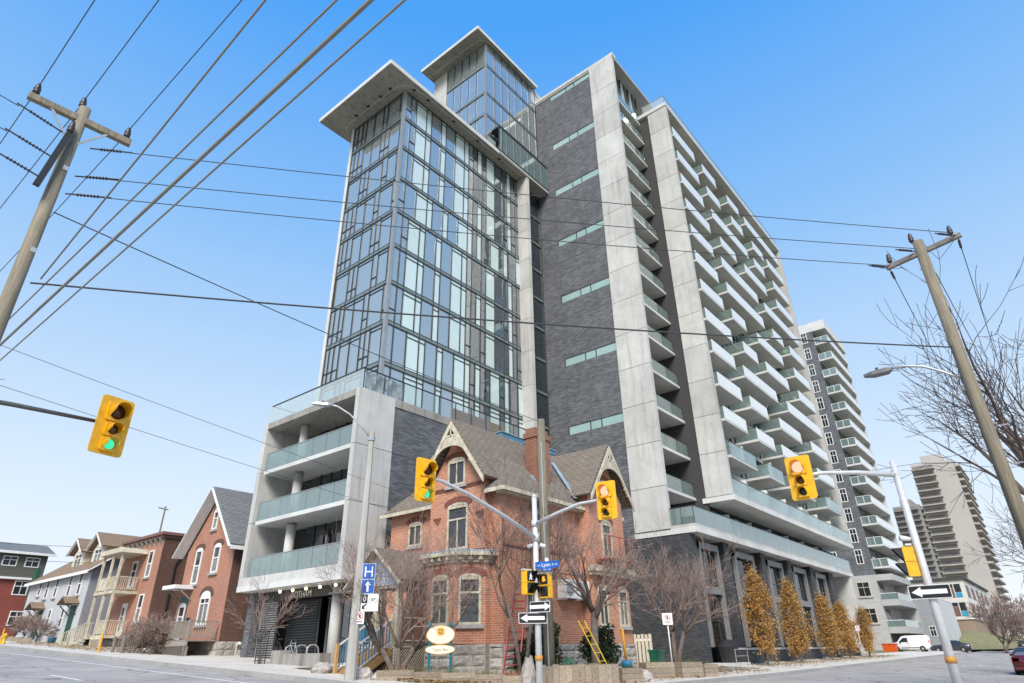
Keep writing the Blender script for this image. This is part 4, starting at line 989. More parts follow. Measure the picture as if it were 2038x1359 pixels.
for x, z in ((21.0, 7.9), (17.5, 7.9), (21.4, 5.0), (18, 5.0)): WIN(B4, (x, 84, z), (1, 0, 0), 1.3, 1.4, 0, 'cross', 'white', sill=False)
bx('shop_sign', plain('green_sign', (.02, .09, .05), .5), B4, 20.6, 20.9, 78.5, 79.6, 6.6, 10.0)
# ================================================================ buildings down the side street
XS, Y0, Y1, XR = 104.0, 17.6, 19.7, 116.8
S2 = thing('dark_apartment_block', 'charcoal brick apartment block with white balconies and pale stone base beyond the tower', 'building', (108, 20, 1.2))
M['lstone'] = brick('pale_stone', (.46, .45, .44), (.42, .41, .40), (.36, .35, .34), .8, .3, .01, .15, .85, .3, .15)
bx('wall', M['dbrick'], S2, XS, XR, Y1, 32, 10.9, 49.4); bx('base_wall', M['lstone'], S2, XS-.3, XR+.2, 19.7, 32, .8, 10.9)
bx('roof_slab', M['white_conc'], S2, XS-.1, XR+.3, Y0, 30, 49.4, 51.0)
for k in range(13):
    z = 11.7+k*2.93
    WIN(S2, (XS, 21.15, z+.75), (0, -1, 0), .95, 2.0, 0, 'cross', 'white', 'hglass', sill=False, ft=.1); WIN(S2, (XS, 24.5, z+.75), (0, -1, 0), .95, 2.0, 0, 'cross', 'white', 'hglass', sill=False, ft=.1)
    bb = bx('balcony', M['white_conc'], S2, XS+.05, XR-.4, Y0, Y1, z, z+.25)
    for j in range(2): bx('balustrade_panel', M['rail'], bb, XS+.08, XS+.12, Y0+.1+j*1.0, Y0+1.05+j*1.0, z+.28, z+1.25)
    for j in range(6): bx('balustrade_panel', M['frost'], bb, XS+.15+j*2.03, XS+2.1+j*2.03, Y0+.05, Y0+.09, z+.2, z+1.25)
    fr = MB().box(XS+.06, XS+.14, Y0, Y1, z+1.25, z+1.31).box(XS+.06, XR-.4, Y0+.02, Y0+.1, z+1.25, z+1.31)
    for j in range(3): fr.box(XS+.06, XS+.13, Y0+.02+j*1.0, Y0+.09+j*1.0, z+.25, z+1.25)
    fr.obj('balustrade_rail', M['white'], bb)
    bx('balcony_door', M['darkglass'], S2, XS+.8, XS+3.2, Y1-.05, Y1-.01, z+.3, z+2.5); bx('balcony_door', M['darkglass'], S2, XS+5, XS+7.5, Y1-.05, Y1-.01, z+.3, z+2.5)
bx('end_wall', M['conc'], S2, XR-.4, XR, Y0+.2, Y1, 10.9, 49.4)
bx('stone_end', M['lstone'], S2, XR-1.2, XR+.2, Y0, 19.7, .8, 10.9); bx('stone_band', M['lstone'], S2, XS-.3, XR-1.2, Y0, 19.7, 10.1, 10.9)
for z in (4.0, 7.4):
    WIN(S2, (XS-.3, 21.5, z+.7), (0, -1, 0), 1.7, 2.0, 0, 'cross', 'cream', sill=True, ft=.12); WIN(S2, (XS-.3, 26, z+.7), (0, -1, 0), 1.7, 2.0, 0, 'cross', 'cream', sill=True, ft=.12)
    bb = bx('balcony', M['lstone'], S2, XS-.35, XR-1.2, Y0-.1, 19.68, z-.55, z+.25)
    for j in range(2): bx('balustrade_panel', M['rail'], bb, XS-.25, XS-.22, Y0+j*1.0, Y0+.95+j*1.0, z+.25, z+1.0)
    for j in range(5): bx('balustrade_panel', M['rail'], bb, XS-.1+j*2.3, XS+2.1+j*2.3, Y0-.05, Y0-.02, z+.25, z+1.0)
    MB().box(XS-.28, XS-.2, Y0-.08, 19.68, z+1.0, z+1.07).box(XS-.28, XR-1.2, Y0-.08, Y0, z+1.0, z+1.07).obj('balustrade_rail', M['white'], bb)
    bx('balcony_door', M['darkglass'], S2, XS+.8, XS+3.4, 19.64, 19.68, z+.3, z+2.5)
bx('garage_opening', M['slabdk'], S2, XS-.2, XR-1.3, 19.6, 19.68, 1.0, 3.4)
S3 = thing('grey_stucco_building', 'plain grey stucco building half hidden behind the white van', 'building', (130, 17, 1.5))
bx('wall', plain('grey_stucco', (.30, .31, .33), .9, .15, 3), S3, 125, 140, 15.9, 19.4, .5, 8.7); bx('side_wall', plain('pale_siding', (.52, .53, .54), .8, .1, 2), S3, 125.02, 140, 15.7, 15.9, .5, 8.5)
WIN(S3, (125, 17.6, 3.2), (0, -1, 0), .9, 1.5, 0, 'cross', 'white', sill=False)
# school with coloured panels on a grassy bank
S4 = thing('school_building', 'low school with white bands, brown panels and bright blue panes on a grass bank', 'building', (150, 8, 3))
bx('wall', plain('school_white', (.62, .59, .56), .8, .08, 2), S4, 150, 192, 14.0, 34, 6.2, 13.1); bx('base_wall', brick('tan_brick', (.36, .25, .19), (.32, .22, .17), (.3, .25, .2), .4, .12, .01), S4, 150.2, 191, 14.2, 34, 2.5, 6.2)
bx('roof', M['slabdk'], S4, 149.6, 192.4, 13.6, 34.4, 13.1, 13.5)
bw = plain('brown_panel', (.17, .085, .065), .6); cy = plain('blue_panel', (.03, .30, .46), .5)
for z in (6.8, 10.0):
    for i in range(4):
        y1 = 30.5-i*4.1
        bx('window_panel', bw, S4, 149.93, 150, y1-2.3, y1, z, z+1.6); bx('window', M['hglass'], S4, 149.94, 150, y1-2.3, y1, z+1.7, z+2.3)
        bx('window_panel', cy, S4, 149.93, 150, y1-3.5, y1-2.5, z, z+.8); bx('window', M['hglass'], S4, 149.94, 150, y1-3.5, y1-2.5, z+.9, z+2.3)
    for j in range(10): bx('window_panel', bw if j % 2 == 0 else M['hglass'], S4, 151+j*4, 154+j*4, 13.93, 14.0, z, z+2.1)
bx('entrance_canopy', plain('teal_canopy', (.18, .42, .40), .5), S4, 170, 180, 9, 13.9, 7.0, 7.4)
# two distant slabs
def slab_tower(name, label, x, y0, y1, depth, z1, wc, floors, balc):
    o = thing(name, label, 'building', (x, (y0+y1)/2, 2)); m = plain(name+'_wall', wc, .85, .1, .08)
    bx('wall', m, o, x, x+depth, y0, y1, 0, z1)
    dk = plain(name+'_loggia', (.19, .175, .165), .9, .3, .5)
    mb_ = plain(name+'_balcony', tuple(q*.85 for q in wc), .85, .2, .3)
    for k in range(floors):
        z = z1*(k+.6)/(floors+.5)
        if balc[0] != balc[1]:
            bx('loggia', dk, o, x-.15, x, balc[0], balc[1], z, z+z1/floors*.55); bx('balcony', mb_, o, x-1.6, x, balc[0]-.4, balc[1]+.4, z-.25, z+.1)
        bx('loggia', dk, o, x+2, x+depth-2, y0-.15, y0, z, z+z1/floors*.55); bx('balcony', mb_, o, x+1, x+depth-1, y0-1.4, y0, z-.25, z+.35)
    bx('roof_plant', m, o, x+3, x+depth-4, y0+3, y1-3, z1, z1+3); return o
slab_tower('beige_tower', 'tall beige tower with a blank wall and stacked brown balconies, far right', 240, 15.0, 26.8, 28, 55.5, (.43, .395, .37), 24, (20.8, 26.4))
slab_tower('distant_tower', 'brown balcony tower further left behind the beige tower', 330, 38, 48.5, 24, 58.5, (.27, .25, .24), 24, (39, 48))
grid(126, 260, 9.5, 60, 16, 10, .0, 'grass_bank', M['grass'], lambda x, y: 1.3+max(0, min(3.4, (y-9.5)*.6, (x-126)*.16)))
# ================================================================ entrance under the podium
rnd = random.Random(11)
bx('entrance_wall', M['stucco'], T, 23.2, 39, 26.7, 35.8, .8, 5.0); bx('entrance_side_wall', M['dbrick'], T, 19.9, 23.2, 35.2, 35.8, .8, 5.0)
bx('fascia_beam', plain('bronze_fascia', (.045, .042, .038), .5), T, 20.3, 20.5, 26.4, 35.0, 4.5, 4.98)
for y, x in ((28.2, 20.4),): MB().lathe([(.27, 1.0), (.27, 5.0)], (x, y, 0), 20).obj('round_column', M['conc'], T, True)
for j in range(26):
    z = 1.5+j*.115
    bx('wall_slat', M['frame_l'], T, 20.25, 20.3, 33.3, 34.8, z, z+.055)
bx('slat_post', M['frame_l'], T, 20.24, 20.34, 34.8, 34.9, 1.2, 4.5); bx('slat_backing', M['black'], T, 20.32, 20.36, 33.2, 34.8, 1.2, 4.5)
for j in range(22):
    z = 1.6+j*.13
    bx('wall_slat', M['frame'], T, 20.9, 20.96, 30.5, 33.2, z, z+.05)
bx('slat_backing', M['slabdk'], T, 20.98, 21.02, 30.4, 33.3, 1.2, 4.5)
for y0, y1 in ((29.2, 30.3), (28.6, 29.15), (27.3, 28.5), (26.5, 27.25)): bx('entrance_glass', M['darkglass'], T, 21.5, 21.54, y0, y1, 1.4, 4.5)
for y in (30.35, 29.17, 28.55, 27.27): bx('door_frame', M['frame_l'], T, 21.45, 21.58, y-.04, y+.04, 1.2, 4.5)
def text(par, s, size, O, U, d, m, spacing=1.0, thick=.004, name='lettering', align='CENTER'):
    cu = bpy.data.curves.new('t', 'FONT'); cu.body = s; cu.size = size; cu.align_x = align; cu.extrude = thick; cu.space_character = spacing; cu.resolution_u = 3
    o = bpy.data.objects.new('t', cu); col.objects.link(o); dg = bpy.context.evaluated_depsgraph_get(); me = bpy.data.meshes.new_from_object(o.evaluated_get(dg)); bpy.data.objects.remove(o)
    org = Vector(ORG.get(par.name, (0, 0, 0)))
    for v in me.vertices: v.co = W3(O, U, v.co.x, v.co.y, d+v.co.z) - org
    me.materials.clear(); me.materials.append(m); t = bpy.data.objects.new(name, me); col.objects.link(t); t.parent = par; return t
gold = plain('brushed_letters', (.62, .60, .52), .35, .1, 4, metal=.5)
text(T, 'GOTHAM', .44, (20.3, 31.25, 4.56), (0, -1, 0), .03, gold, 1.02, .02, 'sign_lettering')
text(T, '224', .62, (20.2, 27.35, 4.62), (0, -1, 0), .02, gold, 1.25, .02, 'sign_lettering'); bx('canopy_plate', M['frame_l'], T, 19.9, 20.4, 26.5, 28.3, 4.5, 4.56)
lampm = emit('warm_globe', (1, .83, .5), 1.6)
for j, y in enumerate((32.4, 31.2, 30.0, 28.8, 27.5)):
    MB().lathe([(.001, -.075), (.055, -.06), (.078, 0), (.055, .06), (.02, .075)], (19.7, y, 4.86), 10).obj('globe_lamp', lampm, T, True); bx('lamp_stem', M['metal'], T, 19.68, 19.72, y-.02, y+.02, 4.9, 5.0)

# ================================================================ poles and wires
M['polewood'] = wood('pole_wood', (.245, .21, .155), .35, .85, (9, 9, .6)); M['ins'] = plain('insulator', (.05, .035, .035), .35); M['wire'] = plain('wire', (.05, .05, .05), .6); M['wire_l'] = plain('light_wire', (.20, .20, .18), .6)
M['galv'] = plain('pole_paint', (.60, .60, .60), .5, .1, 6, metal=.2); M['cpole'] = concrete('pole_concrete', (.44, .42, .39), .3, objvar=0)
def insul(par, p, h=.28): MB().lathe([(.025, 0), (.025, .05), (.06, .06), (.06, .09), (.035, .1), (.06, .13), (.06, .16), (.035, .17), (.05, .2), (.03, h)], p, 10).obj('insulator', M['ins'], par, True)
def polething(name, label, x, y, z1, r0, r1, cat='pole', mat='polewood', n=14):
    o = thing(name, label, cat, (x, y, H(x, y))); MB().tube([(x, y, H(x, y)-.3), (x, y, z1*.5), (x, y, z1)], [r0, (r0+r1)/2, r1], n).obj('pole', M[mat], o, True); return o
def deadend(par, p, d, L=.75):       # a string insulator
    p = Vector(p); d = Vector(d).normalized(); b = MB(); b.tube([p, p+d*L], .015, 5)
    for i in range(7): q = p+d*(L*.25+i*.055); b.tube([q, q+d*.02], .03, 7)
    b.obj('string_insulator', M['ins'], par)
LP = polething('utility_pole', 'tall leaning wooden utility pole with crossarm at the left edge', 1.56, 11.9, 11.3, .125, .1)
MB().beam((.72, 11.98, 11.02), (2.42, 11.76, 10.95), .11, .13).obj('crossarm', M['polewood'], LP)
for a, b in (((1.05, 11.9, 11.0), (1.5, 11.88, 10.4)), ((2.05, 11.78, 10.95), (1.62, 11.85, 10.4))): MB().beam(a, b, .04, .03, (0, 1, 0)).obj('arm_brace', M['metal'], LP)
for p in ((.8, 11.97, 11.08), (1.5, 11.93, 11.28), (2.32, 11.78, 11.02)): insul(LP, p)
MB().beam((1.45, 11.72, 10.45), (1.3, 11.74, 9.15), .1, .1, (1, 0, 0)).obj('side_arm', M['black'], LP); insul(LP, (1.45, 11.72, 10.45), .3)
for z in (9.7, 7.9): bx('pole_plate', M['metal'], LP, 1.56, 1.64, 11.74, 11.76, z, z+.09)
RP = polething('utility_pole', 'wooden utility pole with steel crossarm and lamp at the right edge', 16.0, .22, 10.55, .15, .115)
MB().beam((16, -.62, 10.36), (16, 1.02, 10.12), .09, .11).obj('crossarm', plain('dull_steel', (.17, .155, .14), .7, .2, 6), RP)
for p in ((16, -.45, 10.4), (16, .33, 10.55), (16, .9, 10.2)): insul(RP, p)
arm = [(16, .34, 6.95), (16, .6, 7.18), (15.97, .95, 7.42), (15.93, 1.3, 7.52), (15.9, 1.6, 7.53)]
MB().tube(arm, .03, 8).obj('lamp_arm', M['metal'], RP, True)
MB().loft([[(15.9-w, y, 7.5-h), (15.9+w, y, 7.5-h), (15.9+w*.8, y, 7.5+t), (15.9-w*.8, y, 7.5+t)] for y, w, h, t in ((1.55, .05, .02, .04), (1.65, .12, .06, .05), (1.95, .13, .06, .04), (2.15, .06, .03, .02))]).obj('lamp_head', plain('lamp_grey', (.12, .12, .12), .5), RP); MB().lathe([(.03, 0), (.03, .08)], (15.9, 1.85, 7.55), 8).obj('light_sensor', M['black'], RP)
for z in (5.0, 5.8, 7.7, 8.6): MB().tube([(16, .05, z), (16, -.15, z)], .012, 5).obj('step_bolt', M['metal'], RP)
MB().tube([(15.84, .3, 7.7), (15.83, .32, 6.5), (15.83, .3, 3)], .02, 5).obj('pole_conduit', M['black'], RP)
WP = polething('wooden_pole', 'weathered wooden pole standing behind the grey signal mast', 18.9, 14.0, 10.0, .19, .15)
MB().tube([(18.72, 13.9, 1), (18.74, 13.9, 9)], .025, 6).obj('pole_conduit', M['metal'], WP)
nw = [0]
def wire(a, b, label, sag=.15, r=.009, m='wire', n=14, name='overhead_wire'):
    a, b = Vector(a), Vector(b); pts = []
    for i in range(n+1):
        t = i/n; p = a.lerp(b, t); p.z -= sag*4*t*(1-t); pts.append(p)
    return tag(MB().tube(pts, r, 5).obj(name, M[m]), label, 'wire', 'overhead wires')
wire((1.85, 11.86, 10.47), (16, -.45, 10.5), 'topmost of the three thin wires crossing in front of the tower', .1); wire((1.79, 11.87, 9.75), (16, .33, 10.4), 'middle of the three thin wires crossing in front of the tower', .1); wire((1.75, 11.87, 9.31), (16, .9, 10.15), 'lowest of the three thin wires crossing in front of the tower', .12)
wire((1.75, 11.87, 7.4), (15.9, .33, 7.68), 'thick black cable crossing between the two utility poles', .12, .017)
wire((1.7, 11.95, 8.9), (18.9, 14.0, 9.9), 'thin cable from left pole to the weathered wooden pole', .1, .012)
for x, z, w in ((.8, 11.3, 'left'), (1.5, 11.52, 'middle'), (2.32, 11.25, 'right')):
    wire((x, 12, z), (x, -45, z+.2), 'thin wire running off the %s insulator on the left pole crossarm, overhead' % w, .1, .009, 'wire'); wire((x, 11.9, z-.05), (x-.5, 60, z+2), 'thin wire running up the street from the %s crossarm insulator' % w, .3, .009)
wire((1.85, 11.8, 7.5), (1.85, -40, 16.6), 'pale cable rising steeply from the left pole to the top edge', .2, .014, 'wire_l')
wire((2.05, 60, 8.3), (2.05, -20, 6.8), 'thickest overhead cable, running along the street beside the left pole', .25, .024, 'wire_l'); wire((2.12, 60, 8.1), (2.12, -20, 6.7), 'slack cable hanging just under the thickest street cable', .45, .013, 'wire_l'); wire((2.0, 60, 8.9), (2.0, -20, 7.1), 'pale cable just above the thickest street cable', .2, .013, 'wire_l')
wire((-20, 22, 13), (22, 24.5, 9.0), 'upper of two thin wires reaching from the left to the brick house', .2, .009); wire((-20, 24, 12.2), (21.3, 24.9, 8.2), 'lower of two thin wires reaching from the left to the brick house', .2, .009)
wire((-6, 60, 9.5), (20.5, 58, 9.8), 'wire ending at the porch house roof', .3, .015); wire((-6, 58, 8.6), (20, 62, 9.0), 'wire ending at the grey terrace roof', .3, .015)
for a, b, l in (((16, -.55, 10.3), (70, -.8, 11), 'wire off the far end of the right pole crossarm'), ((16, .95, 10.05), (70, .9, 10.8), 'wire off the near end of the right pole crossarm'), ((16, .1, 9.6), (70, -2.2, 9.8), 'service wire sloping off the right pole below its crossarm'), ((16, .05, 7.6), (70, -3.0, 8.4), 'low service wire sloping off the right pole near its lamp')): wire(a, b, l, .25, .01)
for p, d in (((1.85, 11.86, 10.47), (14, -12, 0)), ((1.79, 11.87, 9.75), (14, -12, .5)), ((1.75, 11.87, 9.31), (14, -11, .6)), ((1.35, 11.7, 10.4), (-1, -.1, .1)), ((1.35, 11.7, 9.8), (-1, -.1, .1)), ((1.32, 11.7, 9.3), (-1, -.1, .1))): deadend(LP, p, d)
for p, d in (((16, -.55, 10.36), (-14, 12, 0)), ((16, .3, 10.3), (-14, 11.5, -.5)), ((16, .95, 10.12), (-14, 11, -.6)), ((16, -.55, 10.3), (1, 0, 0)), ((16, .95, 10.05), (1, 0, 0))): deadend(RP, p, d, .6)
for z, w in ((10.45, 'upper'), (9.85, 'middle'), (9.35, 'lower')): wire((.65, 11.65, z), (-25, 9, z+1.5), '%s thin wire leaving the left pole across the cross street' % w, .3, .009)

# ================================================================ traffic signals
M['sy'] = plain('signal_yellow', (.80, .42, .008), .48, .16, 7, coat=.15); M['visor'] = plain('visor_yellow', (.70, .36, .008), .5, .08, 5)
LENS = {'red': (1, .16, .09), 'green': (.05, 1, .42)}
def rrect(w, h, r, n=4):
    P = []
    for cx, cy, a0 in ((w/2-r, -h/2+r, -90), (w/2-r, h/2-r, 0), (-w/2+r, h/2-r, 90), (-w/2+r, -h/2+r, 180)):
        for i in range(n+1): a = R(a0+90*i/n); P.append((cx+r*math.cos(a), cy+r*math.sin(a)))
    return P
def signal(label, x, y, z, rz, lit, tilt=0):
    o = thing('traffic_signal', label, 'traffic light', (x, y, z), rz, 'traffic signals'); L = dict(local=True)
    bp = rrect(.64, 1.16, .07); MB().loft([[(u, .03, v) for u, v in bp], [(u, 0, v) for u, v in bp]]).obj('backboard', M['sy'], o, **L)
    body = MB()
    body.loft([[(u, .2, v+.27) for u, v in rrect(.40, .40, .05)], [(u, -.06, v+.27) for u, v in rrect(.38, .38, .05)]])
    body.loft([[(u, .18, v-.085) for u, v in rrect(.30, .29, .04)], [(u, -.06, v-.085) for u, v in rrect(.29, .28, .04)]])
    body.loft([[(u, .18, v-.385) for u, v in rrect(.30, .29, .04)], [(u, -.06, v-.385) for u, v in rrect(.29, .28, .04)]])
    body.obj('housing', M['sy'], o, **L)
    for zz, r, c in ((.27, .15, 'red'), (-.085, .1, 'amber'), (-.385, .1, 'green')):
        on = c == lit; key = 'lens_%s_%s' % (c, on)
        if key not in M:
            M[key] = emit(key, (1, .46, .32) if c == 'red' else (.06, .8, .42), .48 if c == 'red' else .35) if on else plain(key, {'red': (.07, .02, .015), 'amber': (.09, .05, .02), 'green': (.015, .05, .045)}[c], .25)
        MB().loft([[(r*math.cos(2*math.pi*k/16), -.062, zz+r*math.sin(2*math.pi*k/16)) for k in range(16)], [(.3*r*math.cos(2*math.pi*k/16), -.085, zz+.3*r*math.sin(2*math.pi*k/16)) for k in range(16)]]).obj('lens', M[key], o, True, **L)
        n = 14; R0 = r+.018; rings = []
        for d, (a0, a1) in ((-.05, (-40, 220)), (-.30 if r > .12 else -.24, (-5, 185))):
            rings.append([(R0*math.cos(R(a0+(a1-a0)*k/n)), d, zz+R0*math.sin(R(a0+(a1-a0)*k/n))) for k in range(n+1)])
        inner = [[((px_)*.94, d_, zz+(pz_-zz)*.94) for px_, d_, pz_ in rg] for rg in rings]
        v = MB(); v.loft(rings, False, False); v.loft([r_[::-1] for r_ in inner], False, False)
        v.loft([rings[1], inner[1]], False, False); v.obj('visor', M['visor'], o, True, **L)
    MB().box(-.04, .04, .2, .34, .1, .16).box(-.04, .04, .2, .34, -.3, -.24).obj('mounting_bracket', M['galv'], o, **L)
    return o
signal('yellow signal showing green, in front of the brick gable', 11.32, 12.28, 5.9, R(-8), 'green'); signal('yellow signal showing red, in front of the side gable of the brick house', 16.74, 10.0, 5.89, R(-82), 'red')
signal('yellow signal showing green, alone against the sky at left', 4.04, 13.51, 5.84, R(10), 'green'); signal('yellow signal showing red, in front of the staggered balconies', 17.63, 4.51, 5.8, R(-90), 'red')
def armtube(pts, r0, r1): return MB().tube(pts, [r0+(r1-r0)*i/(len(pts)-1) for i in range(len(pts))], 10)
CP = thing('signal_mast', 'grey steel signal mast with two arms at the house corner', 'pole', (17.48, 13.36, H(17.5, 13.4)))
MB().tube([(17.48, 13.36, .4), (17.48, 13.36, 6.6)], [.11, .085], 14).obj('pole', M['galv'], CP, True); MB().lathe([(.09, 0), (.09, .04), (.03, .12)], (17.48, 13.36, 6.6), 12).obj('pole_cap', M['galv'], CP, True)
armtube([(17.38, 13.34, 5.25), (15.4, 13.0, 5.62), (13.4, 12.68, 5.93), (12.1, 12.5, 6.05), (11.4, 12.45, 6.03)], .075, .04).obj('mast_arm', M['galv'], CP, True)
armtube([(17.46, 13.26, 5.7), (17.25, 12.2, 5.88), (17.05, 11.2, 6.0), (16.95, 10.4, 5.98), (16.94, 10.1, 5.96)], .065, .04).obj('mast_arm', M['galv'], CP, True)
MB().lathe([(.13, 0), (.13, .25)], (17.48, 13.36, 5.12), 12).obj('arm_clamp', M['galv'], CP, True); MB().lathe([(.12, 0), (.12, .2)], (17.48, 13.36, 5.6), 12).obj('arm_clamp', M['galv'], CP, True)
for s in (-1, 1): MB().tube([(17.44+.08*s, 13.3-.1*s, 5.0), (17.44+.2*s, 13.3-.22*s, 4.93)], [.05, .075], 8).obj('detector_horn', M['white'], CP, True)
MB().lathe([(.125, 0), (.125, .14)], (17.48, 13.36, 1.5), 12).obj('pole_band', plain('orange_band', (.5, .24, .05), .6), CP, True)
AR = thing('signal_mast', 'grey signal mast with a back-turned walk light and one-way sign, far right', 'pole', (19.83, 2.6, H(19.8, 2.6)))
MB().tube([(19.83, 2.6, 0), (19.83, 2.6, 6.33)], [.11, .085], 14).obj('pole', M['galv'], AR, True); armtube([(19.8, 2.62, 5.95), (19.0, 3.4, 6.0), (18.3, 4.1, 5.98), (17.85, 4.45, 5.88)], .07, .04).obj('mast_arm', M['galv'], AR, True)
MB().tube([(19.75, 2.7, 4.25), (19.6, 2.9, 4.28)], [.05, .08], 8).obj('detector_horn', M['white'], AR, True); MB().lathe([(.125, 0), (.125, .14)], (19.83, 2.6, 1.35), 12).obj('pole_band', bpy.data.materials['orange_band'], AR, True)
LA = thing('signal_mast', 'thin grey mast arm reaching in from the left edge', 'pole', (-1.2, 13.6, H(0, 13.6)))
MB().tube([(-1.2, 13.6, 0), (-1.2, 13.6, 6.3)], [.11, .085], 12).obj('pole', M['galv'], LA, True); armtube([(-1.2, 13.6, 5.6), (.8, 13.6, 5.75), (2.4, 13.65, 5.86), (3.9, 13.7, 5.92)], .06, .035).obj('mast_arm', plain('dark_arm', (.1, .1, .1), .5), LA, True)
# pedestrian signals
def pedsignal(label, x, y, z, rz, sym, colr):
    o = thing('walk_signal', label, 'walk signal', (x, y, z), rz, 'pedestrian signals'); L = dict(local=True)
    MB().box(-.17, .17, -.12, .14, -.01, .36).box(-.17, .17, -.12, .14, -.37, -.02).obj('housing', M['sy'], o, **L)
    for zz in (.175, -.195): MB().box(-.14, .14, -.125, -.115, zz-.14, zz+.14).obj('lens', plain('ped_black', (.012, .012, .012), .3) if 'ped_black' not in bpy.data.materials else bpy.data.materials['ped_black'], o, **L)
    for zz in (.175, -.195):
        v = MB()
        v.quad((-.16, -.12, zz+.16), (.16, -.12, zz+.16), (.16, -.34, zz+.16), (-.16, -.34, zz+.16))
        for s in (-1, 1): v.quad((s*.16, -.12, zz+.16), (s*.16, -.34, zz+.16), (s*.16, -.12, zz-.16))
        v.obj('visor', M['black'], o, **L)
    e = emit('ped_'+sym, colr, .5); g = MB()
    if sym == 'hand':
        g.loft([[(u, d, v+.175) for u, v in rrect(.10, .11, .03)] for d in (-.126, -.13)])
        for i in range(4): g.box(-.05+i*.027, -.03+i*.027, -.13, -.126, .2, .27+.02*(i in (1, 2)))
        g.box(.05, .085, -.13, -.126, .14, .19)
    else:
        g.box(-.02, .02, -.13, -.126, .17, .25).loft([[(.03*math.cos(k), d, .285+.03*math.sin(k)) for k in [i*.785 for i in range(8)]] for d in (-.126, -.13)])
        g.beam((0, -.128, .18), (-.06, -.128, .07), .03, .004, (0, 1, 0)).beam((0, -.128, .18), (.06, -.128, .08), .03, .004, (0, 1, 0)).beam((0, -.128, .24), (.07, -.128, .17), .02, .004, (0, 1, 0)).beam((0, -.128, .24), (-.06, -.128, .18), .02, .004, (0, 1, 0))
    g.obj('symbol', e, o, **L); MB().box(-.2, .2, -.02, .12, .37, .42).obj('bracket', M['galv'], o, **L); return o
pedsignal('walk signal with white figure lit, left of the corner mast', 17.22, 13.52, 3.8, R(-5), 'walk', (.85, .9, 1)); pedsignal('walk signal with orange hand lit, right of the corner mast', 17.52, 13.02, 3.68, R(-88), 'hand', (1, .35, .04))
pedsignal('yellow walk signal seen from the side on the far right mast', 19.72, 2.85, 3.7, R(195), 'hand', (1, .35, .04))

# ================================================================ signs
M['sblue'] = plain('sign_blue', (.008, .10, .42), .4); M['swhite'] = plain('sign_white', (.78, .78, .77), .45, .04); M['sblack'] = plain('sign_black', (.012, .012, .014), .4); M['sred'] = plain('sign_red', (.55, .02, .02), .4)
def plate(par, O, U, w, h, m, d=0, r=.03, t=.012, name='plate'):
    P = rrect(w, h, r); return MB().loft([[W3(O, U, u, v, d) for u, v in P], [W3(O, U, u, v, d+t) for u, v in P]]).obj(name, m, par)
def shape(par, O, U, pts, m, d, name='symbol'): return MB().loft([[W3(O, U, u, v, d) for u, v in pts], [W3(O, U, u, v, d+.004) for u, v in pts]]).obj(name, m, par)
def oneway(label, O, U, right, w=.92, h=.32):
    o = thing('one_way_sign', label, 'sign', O, 0, 'one way signs'); plate(o, O, U, w, h, M['swhite'], 0, .03); plate(o, O, U, w-.03, h-.03, M['sblack'], .0125, .025, .002, 'face')
    s = 1 if right else -1; A = [(-.38, -.055), (.18, -.055), (.18, -.12), (.40, 0), (.18, .12), (.18, .055), (-.38, .055)]
    A = [(s*u, v) for u, v in A]; shape(o, O, U, A if right else A[::-1], M['swhite'], .0148, 'arrow'); return o
oneway('right-pointing one-way arrow, upper of two on the corner mast', (17.36, 13.16, 3.05), (.12, -1, 0), True, .74); oneway('left-pointing one-way arrow, lower of two on the corner mast', (17.25, 13.38, 2.72), (.7, -.75, 0), False)
oneway('left-pointing one-way arrow on the far right mast', (19.68, 2.6, 2.95), (.05, -1, 0), False)
o = thing('street_sign', 'blue street name sign reading rue Lyon St. N. on the corner mast', 'sign', (17.5, 12.9, 4.3)); OO, UU = (17.44, 12.88, 4.32), (.25, -1, 0)
plate(o, OO, UU, .84, .22, M['sblue'], 0, .015); MB().loft([[W3((17.44, 12.88, 4.17), UU, u, v, d) for u, v in rrect(.34, .1, .01)] for d in (.001, .013)]).obj('lower_plate', M['sblue'], o)
text(o, 'rue', .09, W3(OO, UU, -.29, -.035, 0), UU, .016, M['swhite'], 1, .001); text(o, 'Lyon', .18, W3(OO, UU, -.03, -.06, 0), UU, .016, M['swhite'], .9, .001); text(o, 'St. N.', .09, W3(OO, UU, .28, -.035, 0), UU, .016, M['swhite'], 1, .001); text(o, '100  <  200', .055, W3(OO, UU, 0, -.17, 0), UU, .016, M['swhite'], 1, .001)
MB().loft([[W3(OO, UU, .07*math.cos(k*.5236), .15+.07*math.sin(k*.5236), d) for k in range(12)] for d in (0, .012)]).obj('crest', M['swhite'], o)
# street light with its signs
SL = thing('street_light', 'concrete street light pole with curved arm in front of the podium', 'street light', (14.6, 19.05, H(14.6, 19)+.13))
MB().tube([(14.6, 19.05, .8), (14.6, 19.05, 2.3), (14.6, 19.05, 9.55)], [.2, .18, .1], 8).obj('pole', M['cpole'], SL); MB().tube([(14.6, 19.05, 9.25), (14.25, 19.3, 9.75), (13.85, 19.58, 10.22), (13.45, 19.86, 10.5), (13.2, 20.03, 10.56)], .035, 8).obj('lamp_arm', M['metal'], SL, True)
dA = Vector((-.82, .57, 0)); nA = Vector((.57, .82, 0)); c0 = Vector((13.22, 20.02, 10.56))
MB().loft([[c0+dA*t+nA*w*s+Vector((0, 0, v)) for s, v in ((-1, -dn), (1, -dn), (.8, up_), (-.8, up_))] for t, w, dn, up_ in ((-.05, .05, .03, .04), (.1, .13, .07, .04), (.5, .14, .07, .03), (.72, .06, .03, .01))]).obj('lamp_head', M['metal'], SL); MB().lathe([(.035, 0), (.035, .09)], tuple(c0+dA*.3+Vector((0, 0, .04))), 8).obj('light_sensor', M['black'], SL)
